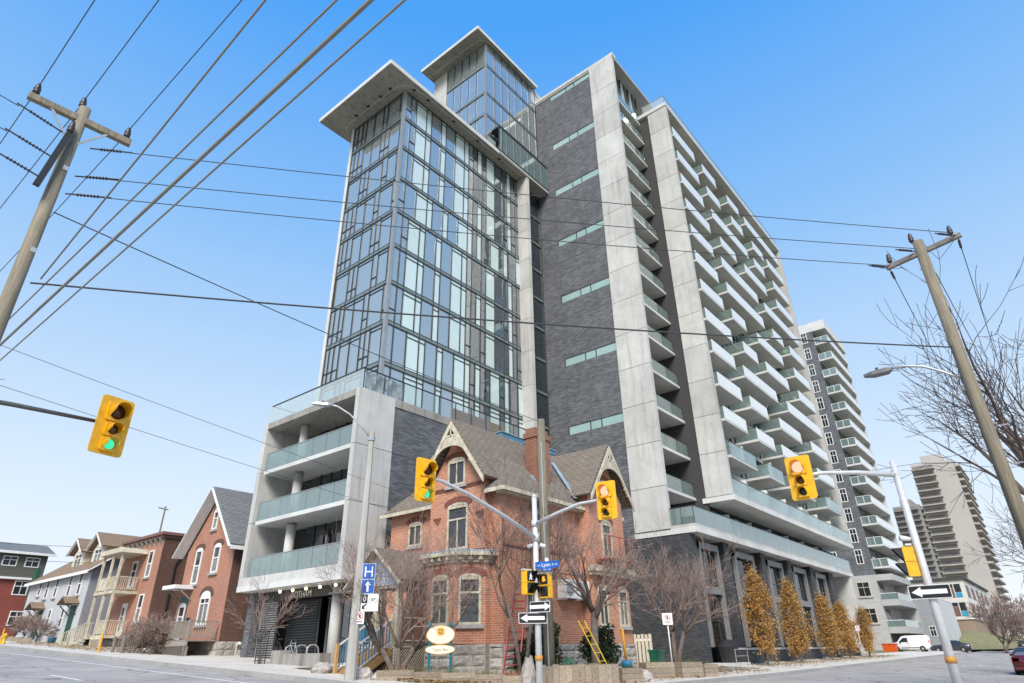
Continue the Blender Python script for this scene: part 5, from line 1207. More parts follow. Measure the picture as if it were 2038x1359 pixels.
MB().lathe([(.14, 0), (.14, .18)], (14.6, 19.05, 9.2), 8).obj('arm_clamp', M['metal'], SL)
def signthing(label, O): return thing('road_sign', label, 'sign', O)
U45 = Vector((.62, -.78, 0))
O = Vector((14.74, 18.7, 4.38)); o = signthing('blue H hospital sign on the street light pole', O); plate(o, O, U45, .46, .52, M['swhite'], 0, .03); plate(o, O, U45, .44, .50, M['sblue'], .0125, .03, .002, 'face'); text(o, 'H', .5, O-Vector((0, 0, .18)), U45, .016, M['swhite'], 1, .002)
O = Vector((14.74, 18.7, 3.88)); o = signthing('blue sign with white up arrow under the H sign', O); plate(o, O, U45, .46, .46, M['swhite'], 0, .03); plate(o, O, U45, .44, .44, M['sblue'], .0125, .03, .002, 'face'); shape(o, O, U45, [(-.035, -.17), (.035, -.17), (.035, .04), (.11, .04), (0, .18), (-.11, .04), (-.035, .04)], M['swhite'], .0148, 'arrow')
O = Vector((14.82, 18.62, 3.36)); o = signthing('white bike lane sign with diamond, bicycle and arrow', O); plate(o, O, U45, .6, .56, M['swhite'], 0, .03); shape(o, O, U45, [(-.29, -.02), (-.08, -.02), (-.08, .26), (-.29, .26)], M['sblack'], .0125, 'panel')
q = [(-.185, .01), (-.12, .12), (-.185, .23), (-.25, .12)]; i_ = [(-.185, .05), (-.145, .12), (-.185, .19), (-.225, .12)]
MB().loft([[W3(O, U45, u, v, .018) for u, v in q], [W3(O, U45, u, v, .019) for u, v in i_]], True, False).obj('diamond', M['swhite'], o); shape(o, O, U45, [(-.26, -.2), (-.26, -.08), (-.22, -.1), (-.12, -.03), (-.09, -.06), (-.19, -.15), (-.14, -.2)][::-1], M['sblack'], .0125, 'arrow')
bk = MB()
for u in (.03, .2): bk.loft([[W3(O, U45, u+rr*math.cos(k*.5236), .06+rr*math.sin(k*.5236), .0135) for k in range(12)] for rr in (.07, .058)], True, False)
for a, b in (((.03, .06), (.09, .14)), ((.09, .14), (.17, .14)), ((.17, .14), (.2, .06)), ((.09, .14), (.11, .06)), ((.11, .06), (.17, .14)), ((.03, .06), (.11, .06))): bk.beam(W3(O, U45, *a, .014), W3(O, U45, *b, .014), .012, .002, W3((0, 0, 0), U45, 0, 0, 1))
bk.obj('bicycle_symbol', M['sblack'], o)
def nostop(label, O, U, w=.3, h=.38, post=None):
    o = signthing(label, O); plate(o, O, U, w, h, M['swhite'], 0, .02); c = (0, .05)
    MB().loft([[W3(O, U, rr*math.cos(k*.39), .05+rr*math.sin(k*.39), .0135) for k in range(16)] for rr in (.115, .09)], True, False).obj('red_ring', M['sred'], o)
    MB().beam(W3(O, U, -.07, .12, .0145), W3(O, U, .07, -.02, .0145), .022, .002, W3((0, 0, 0), U, 0, 0, 1)).obj('red_bar', M['sred'], o); shape(o, O, U, [(-.03, .0), (.03, .0), (.03, .1), (-.03, .1)], M['sblack'], .0125, 'letter')
    shape(o, O, U, [(-.1, -.14), (.1, -.14), (.1, -.11), (-.1, -.11)], M['sblack'], .0125, 'arrow')
    if post: MB().tube([(O[0]+.03, O[1]+.03, post), (O[0]+.03, O[1]+.03, O[2]+.2)], .03, 8).obj('post', M['galv'], o, True)
    return o
nostop('small no parking sign low on the street light pole', Vector((14.62, 18.84, 2.88)), U45); nostop('no parking sign on its own thin post by the timber planters', Vector((26.75, 13.45, 2.95)), Vector((.45, -.9, 0)), .42, .46, .5)
nostop('no parking sign post between the yellow trees', Vector((62.5, 14.2, 3.2)), Vector((.3, -1, 0)), .3, .4, .8)
# restaurant sign
o = thing('restaurant_sign', 'oval cream sign with sun and 22 on two blue posts', 'sign', (16.85, 17.1, H(16.8, 17)+.15)); U_ = Vector((.71, -.71, 0)); O = Vector((16.8, 17.1, 2.33))
for u in (-.37, .37):
    p = W3(O, U_, u, 0, -.03); MB().tube([(p.x, p.y, .8), (p.x, p.y, 2.62)], .045, 4).obj('post', plain('teal_post', (.01, .17, .24), .5) if u < 0 else bpy.data.materials['teal_post'], o); MB().lathe([(.07, 0), (.07, .04), (.001, .14)], (p.x, p.y, 2.62), 8).obj('finial', bpy.data.materials['teal_post'], o)
ell = lambda a, b, n=28: [(a*math.cos(2*math.pi*k/n), b*math.sin(2*math.pi*k/n)) for k in range(n)]
cr = plain('sign_cream', (.80, .74, .60), .5, .03)
for dz, a, b in ((0, .48, .29), (-.46, .5, .14)):
    P = W3(O, U_, 0, dz, 0); MB().loft([[W3(P, U_, u, v, d) for u, v in ell(a+.015, b+.015)] for d in (.0, .035)]).obj('sign_rim', plain('gold_rim', (.5, .33, .08), .5) if dz == 0 else bpy.data.materials['gold_rim'], o); shape(o, P, U_, ell(a-.01, b-.01), cr, .036, 'sign_board')
sun = [((.17 if k % 2 else .12)*math.cos(math.pi*k/16), .1+(.17 if k % 2 else .12)*math.sin(math.pi*k/16)) for k in range(32)]
shape(o, O, U_, sun, plain('sun_gold', (.72, .40, .03), .5), .042, 'sun_emblem'); text(o, '22', .19, W3(O, U_, 0, .035, 0), U_, .048, plain('dark_brown', (.05, .03, .02), .5), .9, .002)
text(o, '222 Lyon', .1, W3(O, U_, 0, -.19, 0), U_, .042, plain('faded_gold', (.62, .52, .33), .5), 1, .001); text(o, 'Tapas Bar', .15, W3(O, U_, 0, -.51, 0), U_, .042, plain('sign_brown', (.30, .22, .13), .5), .95, .001)
# ================================================================ trees and shrubs
M['bark'] = plain('grey_bark', (.13, .10, .085), .9, .35, 9, bump=.6); M['twig'] = plain('twig', (.24, .17, .145), .9, .3, 5); M['twig_d'] = plain('dark_twig', (.085, .062, .058), .9, .3, 5)
def rotd(d, ang, az, rr):
    d = d.normalized(); o = d.orthogonal().normalized(); o = Matrix.Rotation(az, 3, d) @ o
    return (Matrix.Rotation(ang, 3, o) @ d).normalized()
def branch(b, tw, r, p, d, L, rad, lev, maxlev, up, kids, droop=0.0, minr=.006, keep=None):
    n = 4 if lev < 2 else 3; pts = [p]; q = p.copy(); dd = d.copy()
    for i in range(n):
        dd = (dd+Vector((r.uniform(-.18, .18), r.uniform(-.18, .18), r.uniform(-.12, .12)+up-droop))).normalized(); q = q+dd*L/n; pts.append(q.copy())
    rads = [max(minr, rad*(1-.55*i/n)) for i in range(n+1)]
    (b if lev < 2 else tw).tube(pts, rads, 7 if lev == 0 else 5 if lev < 3 else 3, caps=lev < 2)
    if lev >= maxlev: return
    for k in range(kids[lev]):
        t = r.uniform(.3, 1.0) if k else 1.0; i = min(n-1, int(t*n)); s = pts[i].lerp(pts[i+1], t*n-i) if t < 1 else pts[-1]
        nd = rotd(dd if t > .9 else (pts[i+1]-pts[i]), r.uniform(.35, .95) if k else r.uniform(.05, .35), r.uniform(0, 6.28), r)
        branch(b, tw, r, s, nd, L*r.uniform(.5, .8), rads[i]*r.uniform(.45, .7), lev+1, maxlev, up, kids, droop, minr, keep)
def bare_tree(label, x, y, th, tr, L, maxlev, kids, seed, up=.08, stems=((0, 0),), tw='twig', name='bare_tree', group='bare trees', minr=.006, droop=0, cat='tree', z=None):
    r = random.Random(seed); z0 = H(x, y)-.05 if z is None else z; o = thing(name, label, cat, (x, y, z0), 0, group); b, t = MB(), MB()
    for lx, ly in stems:
        top = Vector((x+lx, y+ly, z0+th)); m_ = Vector((x+lx*.4+r.uniform(-.05, .05), y+ly*.4, z0+th*.5))
        b.tube([(x+lx*.1, y+ly*.1, z0), m_, top], [tr*1.25, tr, tr*.8], 9)
        d0 = (top-m_).normalized()
        for k in range(kids[0]):
            nd = rotd(d0, r.uniform(.2, .75), 6.28*k/kids[0]+r.uniform(-.4, .4), r); branch(b, t, r, top-Vector((0, 0, r.uniform(0, th*.15))), nd, L*r.uniform(.8, 1.1), tr*.6, 1, maxlev, up, kids, droop, minr)
    b.obj('trunk', M['bark'], o, True); t.obj('crown', M[tw], o); return o
bare_tree('bare tree growing in front of the porch steps', 16.2, 18.5, 1.15, .1, 1.9, 5, (4, 4, 4, 4, 3), 3, .07, ((0, .05), (-.35, .55), (.35, -.35)), minr=.005)
bare_tree('bare tree between the signal mast and the brick bay', 19.0, 15.2, 2.6, .07, 2.0, 5, (4, 4, 4, 3, 3), 8, .12, ((-.2, .5), (.4, -.2)), 'twig_d', minr=.005)
bare_tree('thick trunked bare tree beside the evergreen bushes', 21.6, 13.9, 2.5, .15, 1.7, 5, (6, 5, 4, 4, 3), 14, .05, ((.1, 0),), minr=.005, droop=.02)
bare_tree('bare tree before the charcoal podium wall', 30.4, 15.1, 1.9, .11, 1.9, 5, (5, 4, 4, 4, 3), 21, .08, ((0, 0), (.4, -.4)), minr=.006)
bare_tree('small leafless street tree by the tower entrance', 17.3, 29.3, 1.1, .05, 1.35, 4, (6, 4, 4, 3), 33, .02, ((0, .2),), minr=.006)
bare_tree('big bare tree spreading in from the right edge', 27.5, -1.3, 5.2, .24, 4.0, 5, (7, 4, 4, 3, 3), 40, .03, ((.3, .4),), 'twig_d', minr=.009)
bare_tree('bare tree further down the side street at right', 46, -2.0, 3.5, .2, 3.2, 5, (6, 4, 4, 3, 3), 43, .05, ((.2, .5),), 'twig_d', minr=.01)
bare_tree('bare tree whose twigs reach past the left pole', -1.6, 16.4, 4.6, .14, 2.0, 5, (5, 4, 4, 3, 2), 51, .02, ((.9, -.5),), 'twig_d', minr=.006)
for i, (x, y, l) in enumerate(((112, 8.2, 'left'), (118, 4.0, 'middle'), (128, 1.5, 'right'))): bare_tree('brown bare thicket by the far bank, %s one of three' % l, x, y, 1.2, .12, 3.0, 4, (7, 5, 4, 4), 60+i, .06, ((0, 0), (.6, -.5)), name='bare_thicket', group='far thickets', minr=.03, cat='shrub')
bare_tree('bare tree behind the gabled house roof', 36, 57, 8, .25, 3.4, 4, (6, 5, 4, 3), 71, .06, minr=.02)
for i, (x, y, w) in enumerate(((18.3, 64.6, 'right'), (18.2, 67.6, 'middle'), (18.2, 70.2, 'left'))): bare_tree('rounded bare shrub in the timber bed, %s one of three' % w, x, y, .35, .05, .8, 4, (9, 5, 4, 4), 80+i, .03, name='bare_shrub', group='shrubs before the grey terrace', minr=.012, cat='shrub', z=H(x, y)+.15)
bare_tree('dry vine smothering the deck rail of the gabled house', 17.3, 42.0, .5, .05, .9, 4, (10, 6, 5, 4), 90, .0, ((0, 0), (0, -.7), (0, .6)), name='dry_vine', group=None, minr=.01, cat='vine')
# leafy crowns
def leafmesh(r, n, fn, size, m, name):
    b = MB()
    for _ in range(n):
        p = Vector(fn(r)); s = size*r.uniform(.6, 1.3); a = Vector((r.gauss(0, 1), r.gauss(0, 1), r.gauss(0, 1))).normalized(); c = a.orthogonal().normalized(); w = a.cross(c)
        b.quad(p-c*s*.55, p+w*s*.35, p+c*s*.6, p-w*s*.35)
    return b
def leafmat(name, cols):
    t = NT(name); r = t.n('NewGeometry').outputs['Random Per Island']; k = t.n('ValToRGB', i_Fac=r); e = k.color_ramp.elements
    while len(e) < len(cols): e.new(.5)
    for i, c in enumerate(cols): e[i].position = i/(len(cols)-1); e[i].color = (*c, 1)
    p = t.n('BsdfPrincipled', i_Roughness=.7); t.link(k.outputs[0], p.inputs['Base Color']); tr = t.n('BsdfTranslucent'); t.link(k.outputs[0], tr.inputs['Color'])
    mx = t.n('MixShader', i_0=.3, i_1=p.outputs[0], i_2=tr.outputs[0]); t.link(mx.outputs[0], t.out.inputs[0]); return t.m
M['yleaf'] = leafmat('yellow_leaf', [(.26, .12, .05), (.44, .21, .06), (.58, .33, .07), (.50, .29, .09), (.36, .24, .06), (.58, .36, .19)])
M['gleaf'] = leafmat('evergreen_leaf', [(.012, .028, .012), (.02, .045, .018), (.03, .06, .022), (.015, .03, .02)])
M['dleaf'] = leafmat('dead_leaf', [(.30, .17, .06), (.42, .28, .09), (.36, .25, .12), (.22, .12, .05)])
for i, (x, h, w, l) in enumerate(((42.3, 6.2, 1.2, 'nearest and tallest'), (48.8, 6.0, 1.15, 'second from the house end'), (56.3, 5.4, 1.1, 'middle one'), (61.5, 5.05, 1.05, 'fourth along'), (68.2, 4.9, .95, 'farthest, leaning'))):
    r = random.Random(100+i); z0 = H(x, 15)+.1; o = thing('columnar_tree', 'narrow golden-leaved tree before the podium piers, %s' % l, 'tree', (x, 15, z0), 0, 'columnar trees along the podium'); b = MB()
    lean = (0, 0, .06, -.05, .14)[i]
    def prof(t): return w*(.42+.58*math.sin(min(1, t*1.5+.1)*math.pi/2))*(1-max(0, (t-.34)/.68))**(.62+.12*(i % 3))
    CL = []
    for k in range(170):
        t = r.random()**.9; a = r.uniform(0, 6.283); rr = prof(t)*r.uniform(.3, 1.12)*(.82+.3*math.sin(a*2+i*1.7+t*6)); CL.append((Vector((x+rr*math.cos(a)+lean*t*5, 15+rr*math.sin(a), z0+.7+t*(h-z0-.95))), r.uniform(.09, .27)))
    def fn(r):
        c, q = r.choice(CL); return c+Vector((r.gauss(0, q*.75), r.gauss(0, q*.75), r.gauss(.05, q*1.35)))
    b.tube([(x, 15, z0-.2), (x+.02, 15, z0+.9), (x+.05, 15, z0+(h-z0)*.75)], [.09, .075, .02], 8)
    for k in range(26):
        t = r.uniform(.05, .8); a = r.uniform(0, 6.28); s = Vector((x, 15, z0+.6+t*(h-z0-.8))); e = s+Vector((math.cos(a)*prof(t)*.7, math.sin(a)*prof(t)*.7, .9)); b.tube([s, s.lerp(e, .5)+Vector((math.cos(a)*.1, math.sin(a)*.1, -.05)), e], [.02, .014, .006], 4, False)
    b.obj('trunk', M['bark'], o); leafmesh(r, 8500, fn, .105, None, 'l').obj('crown', M['yleaf'], o)
def bush(label, x, y, z, rx, ry, rz, n, seed, size=.11, mat='gleaf', name='evergreen_bush', group='evergreen bushes by the brick house'):
    r = random.Random(seed); o = thing(name, label, 'shrub', (x, y, z), 0, group); ph = r.uniform(0, 6)
    def fn(r):
        while True:
            p = Vector((r.uniform(-1, 1), r.uniform(-1, 1), r.uniform(-1, 1)))
            if .25 < p.length < 1: break
        k = 1+.2*math.sin(5*p.x+ph)+.18*math.sin(6*p.z+4*p.y+ph); return (x+p.x*rx*k, y+p.y*ry*k, z+rz+p.z*rz*k)
    b = MB()
    for k in range(7): a = k*.9; b.tube([(x, y, z-.1), (x+math.cos(a)*rx*.5, y+math.sin(a)*ry*.5, z+rz*1.3)], [.03, .01], 4)
    b.obj('stem', M['bark'], o); leafmesh(r, n, fn, size, None, 'l').obj('foliage', M[mat], o)
bush('dark evergreen bush left of the leaning yellow poles', 20.2, 15.2, 1.0, .75, .55, .9, 4200, 1); bush('dark evergreen bush right of the thick bare trunk', 23.0, 14.6, 1.0, .75, .6, .85, 4200, 2)
bush('low evergreen bush tucked behind the corner mast', 19.75, 15.7, .95, .5, .45, .55, 2200, 3)
# fallen leaves
def litter(name, label, n, fn, seed, size=.09):
    r = random.Random(seed); b = MB()
    for _ in range(n):
        x, y = fn(r); z = H(x, y)+.19+r.random()*.03; a = r.uniform(0, 6.28); s = size*r.uniform(.5, 1.3); c, q = math.cos(a)*s, math.sin(a)*s; t = r.uniform(-.03, .05)
        b.quad((x-c, y-q, z), (x+q*.6, y-c*.6, z+t), (x+c, y+q, z+.01), (x-q*.6, y+c*.6, z+t*.5))
    tag(b.obj(name, M['dleaf']), label, 'leaves', kind='stuff')
litter('fallen_leaves', 'yellow fallen leaves strewn over the garden beds and pavement edge', 4200, lambda r: (r.uniform(15.6, 19), r.uniform(15.2, 21)) if r.random() < .55 else (r.uniform(19, 37), r.uniform(12.6, 16.2)), 5)
litter('fallen_leaves', 'fallen leaves under the golden trees by the podium', 1500, lambda r: (r.uniform(40, 74), 14.6+r.gauss(0, .7)), 6); litter('fallen_leaves', 'fallen leaves along the verge of the houses up the street', 1200, lambda r: (r.uniform(15.5, 18.6), r.uniform(44, 62)), 7)
# ================================================================ vehicles
def loftcar(par, secs, m, name='body'):      # secs: list of (y, [(x,z)...half section, x >= 0 going up])
    rings = []
    for y, hs in secs: rings.append([(x, y, z) for x, z in hs]+[(-x, y, z) for x, z in hs[::-1]])
    return MB().loft(rings).obj(name, m, par, True, True)
def wheel(par, x, y, r=.33, w=.22):
    s = 1 if x > 0 else -1; RM = Matrix.Translation((x, y, r)) @ Matrix.Rotation(R(90), 4, 'Y')
    t = MB().lathe([(r*.62, -w/2), (r*.97, -w/2), (r, -w/2+.04), (r, w/2-.04), (r*.97, w/2), (r*.62, w/2)], n=24).move(RM).obj('wheel', plain('tyre', (.02, .02, .02), .8) if 'tyre' not in bpy.data.materials else bpy.data.materials['tyre'], par, False, True)
    rm = MB().lathe([(.001, w/2*s), (r*.2, w/2*s+.01*s), (r*.62, w/2*s-.01*s), (r*.62, 0)] if s > 0 else [(r*.62, 0), (r*.62, -w/2+.01), (r*.2, -w/2-.01), (.001, -w/2)], n=18).move(RM).obj('rim', M['metal'], t, False, True)
vw = plain('van_white', (.74, .75, .77), .3, .03, 2, coat=.6); blk = plain('dark_trim', (.025, .025, .03), .5)
def van(label, x, y, rz):
    o = thing('white_van', label, 'van', (x, y, H(x, y)+.06), rz)
    S = lambda w, zb, zm, zt, wt: [(w*.9, zb), (w, zb+.15), (w, zm), (wt, zt-.08), (wt*.9, zt)]
    loftcar(o, [(-2.2, S(.78, .4, .75, .85, .7)), (-2.1, S(.88, .25, .85, 1.0, .8)), (-1.3, S(.92, .22, 1.0, 1.12, .85)), (-.75, S(.92, .22, 1.05, 1.75, .76)), (-.3, S(.92, .22, 1.05, 1.84, .78)), (1.9, S(.92, .22, 1.05, 1.86, .8)), (2.15, S(.9, .3, 1.05, 1.8, .78)), (2.22, S(.86, .4, 1.0, 1.6, .78))], vw)
    for s in (-1, 1):
        MB().quad((s*.93, -1.12, 1.1), (s*.93, -.1, 1.1), (s*.86, -.1, 1.6), (s*.87, -.55, 1.6)).obj('side_window', M['hglass'], o, False, True)
        MB().box(s*.9-.03, s*.9+.03, -.9, 1.2, .42, .5).obj('side_moulding', blk, o, False, True); MB().box(s*.92-.02, s*.92+.02, -.06, -.04, .45, 1.7).obj('door_seam', blk, o, False, True); MB().box(s*.93-.03, s*.93+.03, -.25, -.1, .98, 1.02).obj('door_handle', blk, o, False, True)
        MB().box(s*1.0-.09, s*1.0+.09, -.95, -.82, 1.05, 1.25).obj('mirror', blk, o, False, True); MB().box(s*.8-.08, s*.8+.08, 2.18, 2.24, .9, 1.3).obj('tail_light', plain('tail_red', (.4, .01, .01), .3) if 'tail_red' not in bpy.data.materials else bpy.data.materials['tail_red'], o, False, True); MB().box(s*.65-.15, s*.65+.15, -2.2, -2.05, .72, .9).obj('headlight', M['frame_l'], o, False, True)
        for yy in (-1.45, 1.4): wheel(o, s*.84, yy)
    MB().quad((-.72, -1.25, 1.14), (.72, -1.25, 1.14), (.66, -.78, 1.68), (-.66, -.78, 1.68)).obj('windscreen', M['hglass'], o, False, True); MB().box(-.85, .85, 2.15, 2.28, .28, .5).obj('bumper', blk, o, False, True)
    return o
van('white panel van parked side-on in the driveway past the tower', 100.0, 17.0, R(180))
def sedan(label, x, y, rz, c, name='parked_car'):
    o = thing(name, label, 'car', (x, y, H(x, y)), rz); m = plain(name+'_paint_%d' % int(x), c, .28, .05, 2, coat=.7)
    S = lambda w, zb, zm, zt, wt: [(w*.88, zb), (w, zb+.15), (w, zm), (wt, zt-.06), (wt*.85, zt)]
    loftcar(o, [(-2.3, S(.75, .35, .6, .68, .65)), (-2.15, S(.86, .22, .68, .8, .75)), (-1.0, S(.9, .2, .8, .95, .78)), (-.3, S(.9, .2, .88, 1.36, .6)), (.2, S(.9, .2, .9, 1.44, .62)), (.8, S(.9, .2, .9, 1.42, .62)), (1.55, S(.9, .2, .92, 1.08, .72)), (2.1, S(.88, .24, .9, 1.04, .76)), (2.3, S(.82, .36, .85, .95, .72))], m)
    MB().quad((-.6, .86, 1.4), (.6, .86, 1.4), (.72, 1.5, 1.1), (-.72, 1.5, 1.1)).obj('rear_window', M['hglass'], o, False, True)
    MB().quad((-.72, -.95, .98), (.72, -.95, .98), (.6, -.28, 1.36), (-.6, -.28, 1.36)).obj('windscreen', M['hglass'], o, False, True)
    for s in (-1, 1):
        MB().quad((s*.88, -.7, .96), (s*.88, 1.3, .98), (s*.66, .75, 1.36), (s*.66, -.15, 1.34)).obj('side_window', M['hglass'], o, False, True)
        MB().box(s*.68-.17, s*.68+.17, 2.18, 2.3, .72, .88).obj('tail_light', bpy.data.materials['tail_red'], o, False, True); MB().box(s*.65-.15, s*.65+.15, -2.26, -2.15, .6, .72).obj('headlight', M['frame_l'], o, False, True); MB().box(s*.98-.08, s*.98+.08, -.55, -.42, .95, 1.08).obj('mirror', m, o, False, True)
        for yy in (-1.4, 1.4): wheel(o, s*.8, yy, .32)
    MB().box(-.26, .26, 2.29, 2.325, .55, .68).obj('number_plate', M['swhite'], o, False, True); MB().box(-.8, .8, 2.2, 2.34, .3, .45).obj('bumper', m, o, False, True); return o
sedan('dark red sedan seen from behind at the right edge of the road', 50.5, 2.55, R(90), (.10, .008, .015)); sedan('dark parked car half hidden behind the white van', 107, 13.6, R(180), (.03, .03, .035))
sedan('dark car parked before the school', 168, 9.0, R(90), (.03, .03, .03))

# ================================================================ small things on the pavements
M['tim'] = wood('planter_timber', (.36, .29, .22), .4, .85, (3, 3, 12))
def planter(label, x, y, w, d, h, rz=0, nb=2, vert=False):
    z = H(x, y)+.1; o = thing('timber_planter', label, 'planter', (x, y, z), rz, 'timber planters at the corner'); L = 0
    mk = lambda nm, *a: (MB().box(*a).obj(nm, M['tim'], o, False, True))
    if vert:
        n = int(w/.2)
        for i in range(n): mk('plank', -w/2+i*w/n+.004, -w/2+(i+1)*w/n-.004, -d/2, -d/2+.06, 0, h+random.Random(i).uniform(-.03, .03)); mk('plank', -w/2+i*w/n+.004, -w/2+(i+1)*w/n-.004, d/2-.06, d/2, 0, h)
        for s in (-1, 1): mk('plank', s*(w/2-.03)-.03, s*(w/2-.03)+.03, -d/2+.06, d/2-.06, 0, h-.02)
    else:
        for i in range(nb):
            z0, z1 = h*i/nb+.004, h*(i+1)/nb-.004
            for s in (-1, 1): mk('plank', -w/2, w/2, s*(d/2-.06)-.06, s*(d/2-.06)+.06, z0, z1); mk('plank', s*(w/2-.06)-.06, s*(w/2-.06)+.06, -d/2+.12, d/2-.12, z0, z1)
    MB().box(-w/2+.1, w/2-.1, -d/2+.1, d/2-.1, 0, h*.85).obj('planter_soil', M['soil'], o, False, True)
    r = random.Random(int(x*100+y)); g = MB()
    for _ in range(60):
        px_, py_ = r.uniform(-w/2+.12, w/2-.12), r.uniform(-d/2+.12, d/2-.12); a = r.uniform(0, 6.28); g.quad((px_, py_, h*.8), (px_+.015, py_, h*.8), (px_+math.cos(a)*.12, py_+math.sin(a)*.12, h*.85+r.uniform(.08, .3)))
    tag(g.obj('dry_grass', M['dleaf'] if r.random() < .6 else leafmat('grass_blade', [(.10, .14, .03), (.2, .2, .06)]), o, False, True), kind='stuff'); return o
planter('low timber planter nearest the porch steps', 15.9, 18.25, 1.25, .55, .34, R(-50)); planter('low timber planter left of the oval sign', 16.35, 17.1, 1.0, .5, .34, R(-48)); planter('low timber planter under the oval sign', 16.85, 16.25, 1.1, .5, .34, R(-46)); planter('low timber planter right of the oval sign', 17.4, 15.45, 1.1, .5, .32, R(-46)); planter('low timber planter beside the stone block', 17.85, 14.7, .8, .5, .3, R(-44))
planter('tall upright-plank planter behind the corner mast', 19.0, 13.75, 1.3, .6, .62, R(-45), vert=True); planter('tall upright-plank planter below the thick bare tree', 20.1, 12.95, 1.4, .6, .66, R(-42), vert=True)
planter('short timber planter beside the blue and yellow post', 22.2, 12.9, .8, .55, .5, R(-35), 3); planter('timber planter left of the no parking post', 25.6, 13.6, 1.3, .6, .6, R(-30), 3); planter('timber planter right of the no parking post', 27.4, 13.1, 1.1, .6, .6, R(-25), 3); planter('last timber planter towards the driveway', 28.9, 12.95, .8, .6, .5, R(-20), 3)
# stone block, rocks
def rock(label, x, y, sx, sy, sz, seed, name='garden_rock'):
    r = random.Random(seed); b = MB(); rings = []
    for t in (0, .35, .7, 1.0):
        k = (1, 1.08, .85, .45)[int(t*3+.1)]; rings.append([(math.cos(a*.785)*sx*k*r.uniform(.8, 1.15), math.sin(a*.785)*sy*k*r.uniform(.8, 1.15), t*sz*r.uniform(.85, 1.1)) for a in range(8)])
    o = b.loft(rings).obj(name, M['stone']); o.location = (x, y, H(x, y)+.1); tag(o, label, 'rock', 'rocks along the pavement')
rock('upright rough stone beside the signal mast', 17.95, 14.15, .26, .26, .85, 1); rock('pale boulder near the foot of the porch stairs', 16.0, 22.6, .4, .35, .4, 2); rock('jagged grey rock right of the street light', 15.4, 19.3, .3, .3, .35, 3); rock('small dark rock by the first planter', 15.5, 18.7, .25, .2, .25, 4); rock('boulder by the white picket gate', 23.4, 12.9, .3, .3, .4, 5)
# red step ladder
ld = thing('red_ladder', 'red metal ladder leaning against the house corner', 'ladder', (18.6, 15.6, 1.0)); rl = plain('ladder_red', (.33, .05, .045), .5)
A0, A1, B0, B1_ = Vector((18.6, 15.85, .9)), Vector((18.98, 15.42, .9)), Vector((20.3, 16.6, 4.0)), Vector((20.55, 16.2, 4.0))
MB().beam(A0, B0, .05, .09).obj('ladder_rail', rl, ld); MB().beam(A1, B1_, .05, .09).obj('ladder_rail', rl, ld)
for i in range(11): MB().tube([A0.lerp(B0, (i+.7)/11.5), A1.lerp(B1_, (i+.7)/11.5)], .022, 6).obj('rung', rl, ld)
# yellow poles, hose, bins, post
yl = plain('yellow_paint', (.62, .40, .02), .5)
yp = thing('yellow_ladder', 'thin yellow extension ladder leaning on the thick bare tree', 'ladder', (21.0, 13.6, 1.0))
for dx in (0, .16): MB().beam((20.95+dx, 13.1-dx, 1.0), (20.6+dx, 13.9-dx, 2.75), .022, .035).obj('ladder_rail', yl, yp)
for i in range(6): MB().tube([Vector((20.95, 13.1, 1.0)).lerp(Vector((20.6, 13.9, 2.75)), (i+.6)/6.5), Vector((21.11, 12.94, 1.0)).lerp(Vector((20.76, 13.74, 2.75)), (i+.6)/6.5)], .012, 5).obj('rung', yl, yp)
hz = MB().tube([(20.0+.18*math.cos(k*.7)+.01*k, 14.1+.18*math.sin(k*.7), 1.15+.25*abs(math.sin(k*.35))+.004*k) for k in range(40)], .018, 5); tag(hz.obj('garden_hose', plain('hose_green', (.02, .16, .09), .4)), 'coiled green garden hose by the evergreen bush', 'hose')
bp_ = thing('marker_post', 'orange marker post standing in a blue and yellow tub', 'post', (25.5, 14.9, H(25.5, 14.9)+.16)); MB().tube([(25.5, 14.9, 1.2), (25.45, 14.95, 2.6)], .06, 8).obj('post', plain('orange_post', (.70, .30, .01), .5), bp_, True); MB().lathe([(.2, 0), (.22, .22), (.22, .3)], (25.5, 14.9, .83), 14).obj('tub', yl, bp_, True); MB().lathe([(.23, 0), (.23, .22), (.16, .26)], (25.5, 14.9, 1.13), 14).obj('tub_lid', plain('tub_blue', (.02, .22, .42), .5), bp_, True)
gb = thing('green_bin', 'dark green wheelie bin beside the charcoal podium wall', 'bin', (28.2, 14.9, H(28, 15)+.16)); gm_ = plain('bin_green', (.008, .10, .06), .4)
MB().loft([[(u*k+28.2, v*k+14.9, z) for u, v in ((-.25, -.25), (.25, -.25), (.25, .25), (-.25, .25))] for z, k in ((.82, .8), (1.7, 1.05))]).obj('bin_body', gm_, gb); MB().box(27.92, 28.48, 14.6, 15.2, 1.7, 1.78).obj('bin_lid', gm_, gb)
for s in (-.2, .2): MB().lathe([(.09, -.03), (.09, .03)], n=10).move(Matrix.Translation((28.2+s, 15.15, .92)) @ Matrix.Rotation(R(90), 4, 'Y')).obj('wheel', blk, gb)
fc = thing('picket_fence', 'short white picket gate at the right end of the brick house', 'fence', (29, 15.2, 1.0))
for i in range(5): bx('picket', M['beige'], fc, 28.6+i*.05, 28.64+i*.05, 16.1-i*.17, 16.23-i*.17, .9, 2.45-.02*(i % 2))
for z in (1.2, 2.2): MB().beam((28.62, 16.2, z), (28.84, 15.43, z), .03, .08).obj('fence_rail', M['white'], fc)
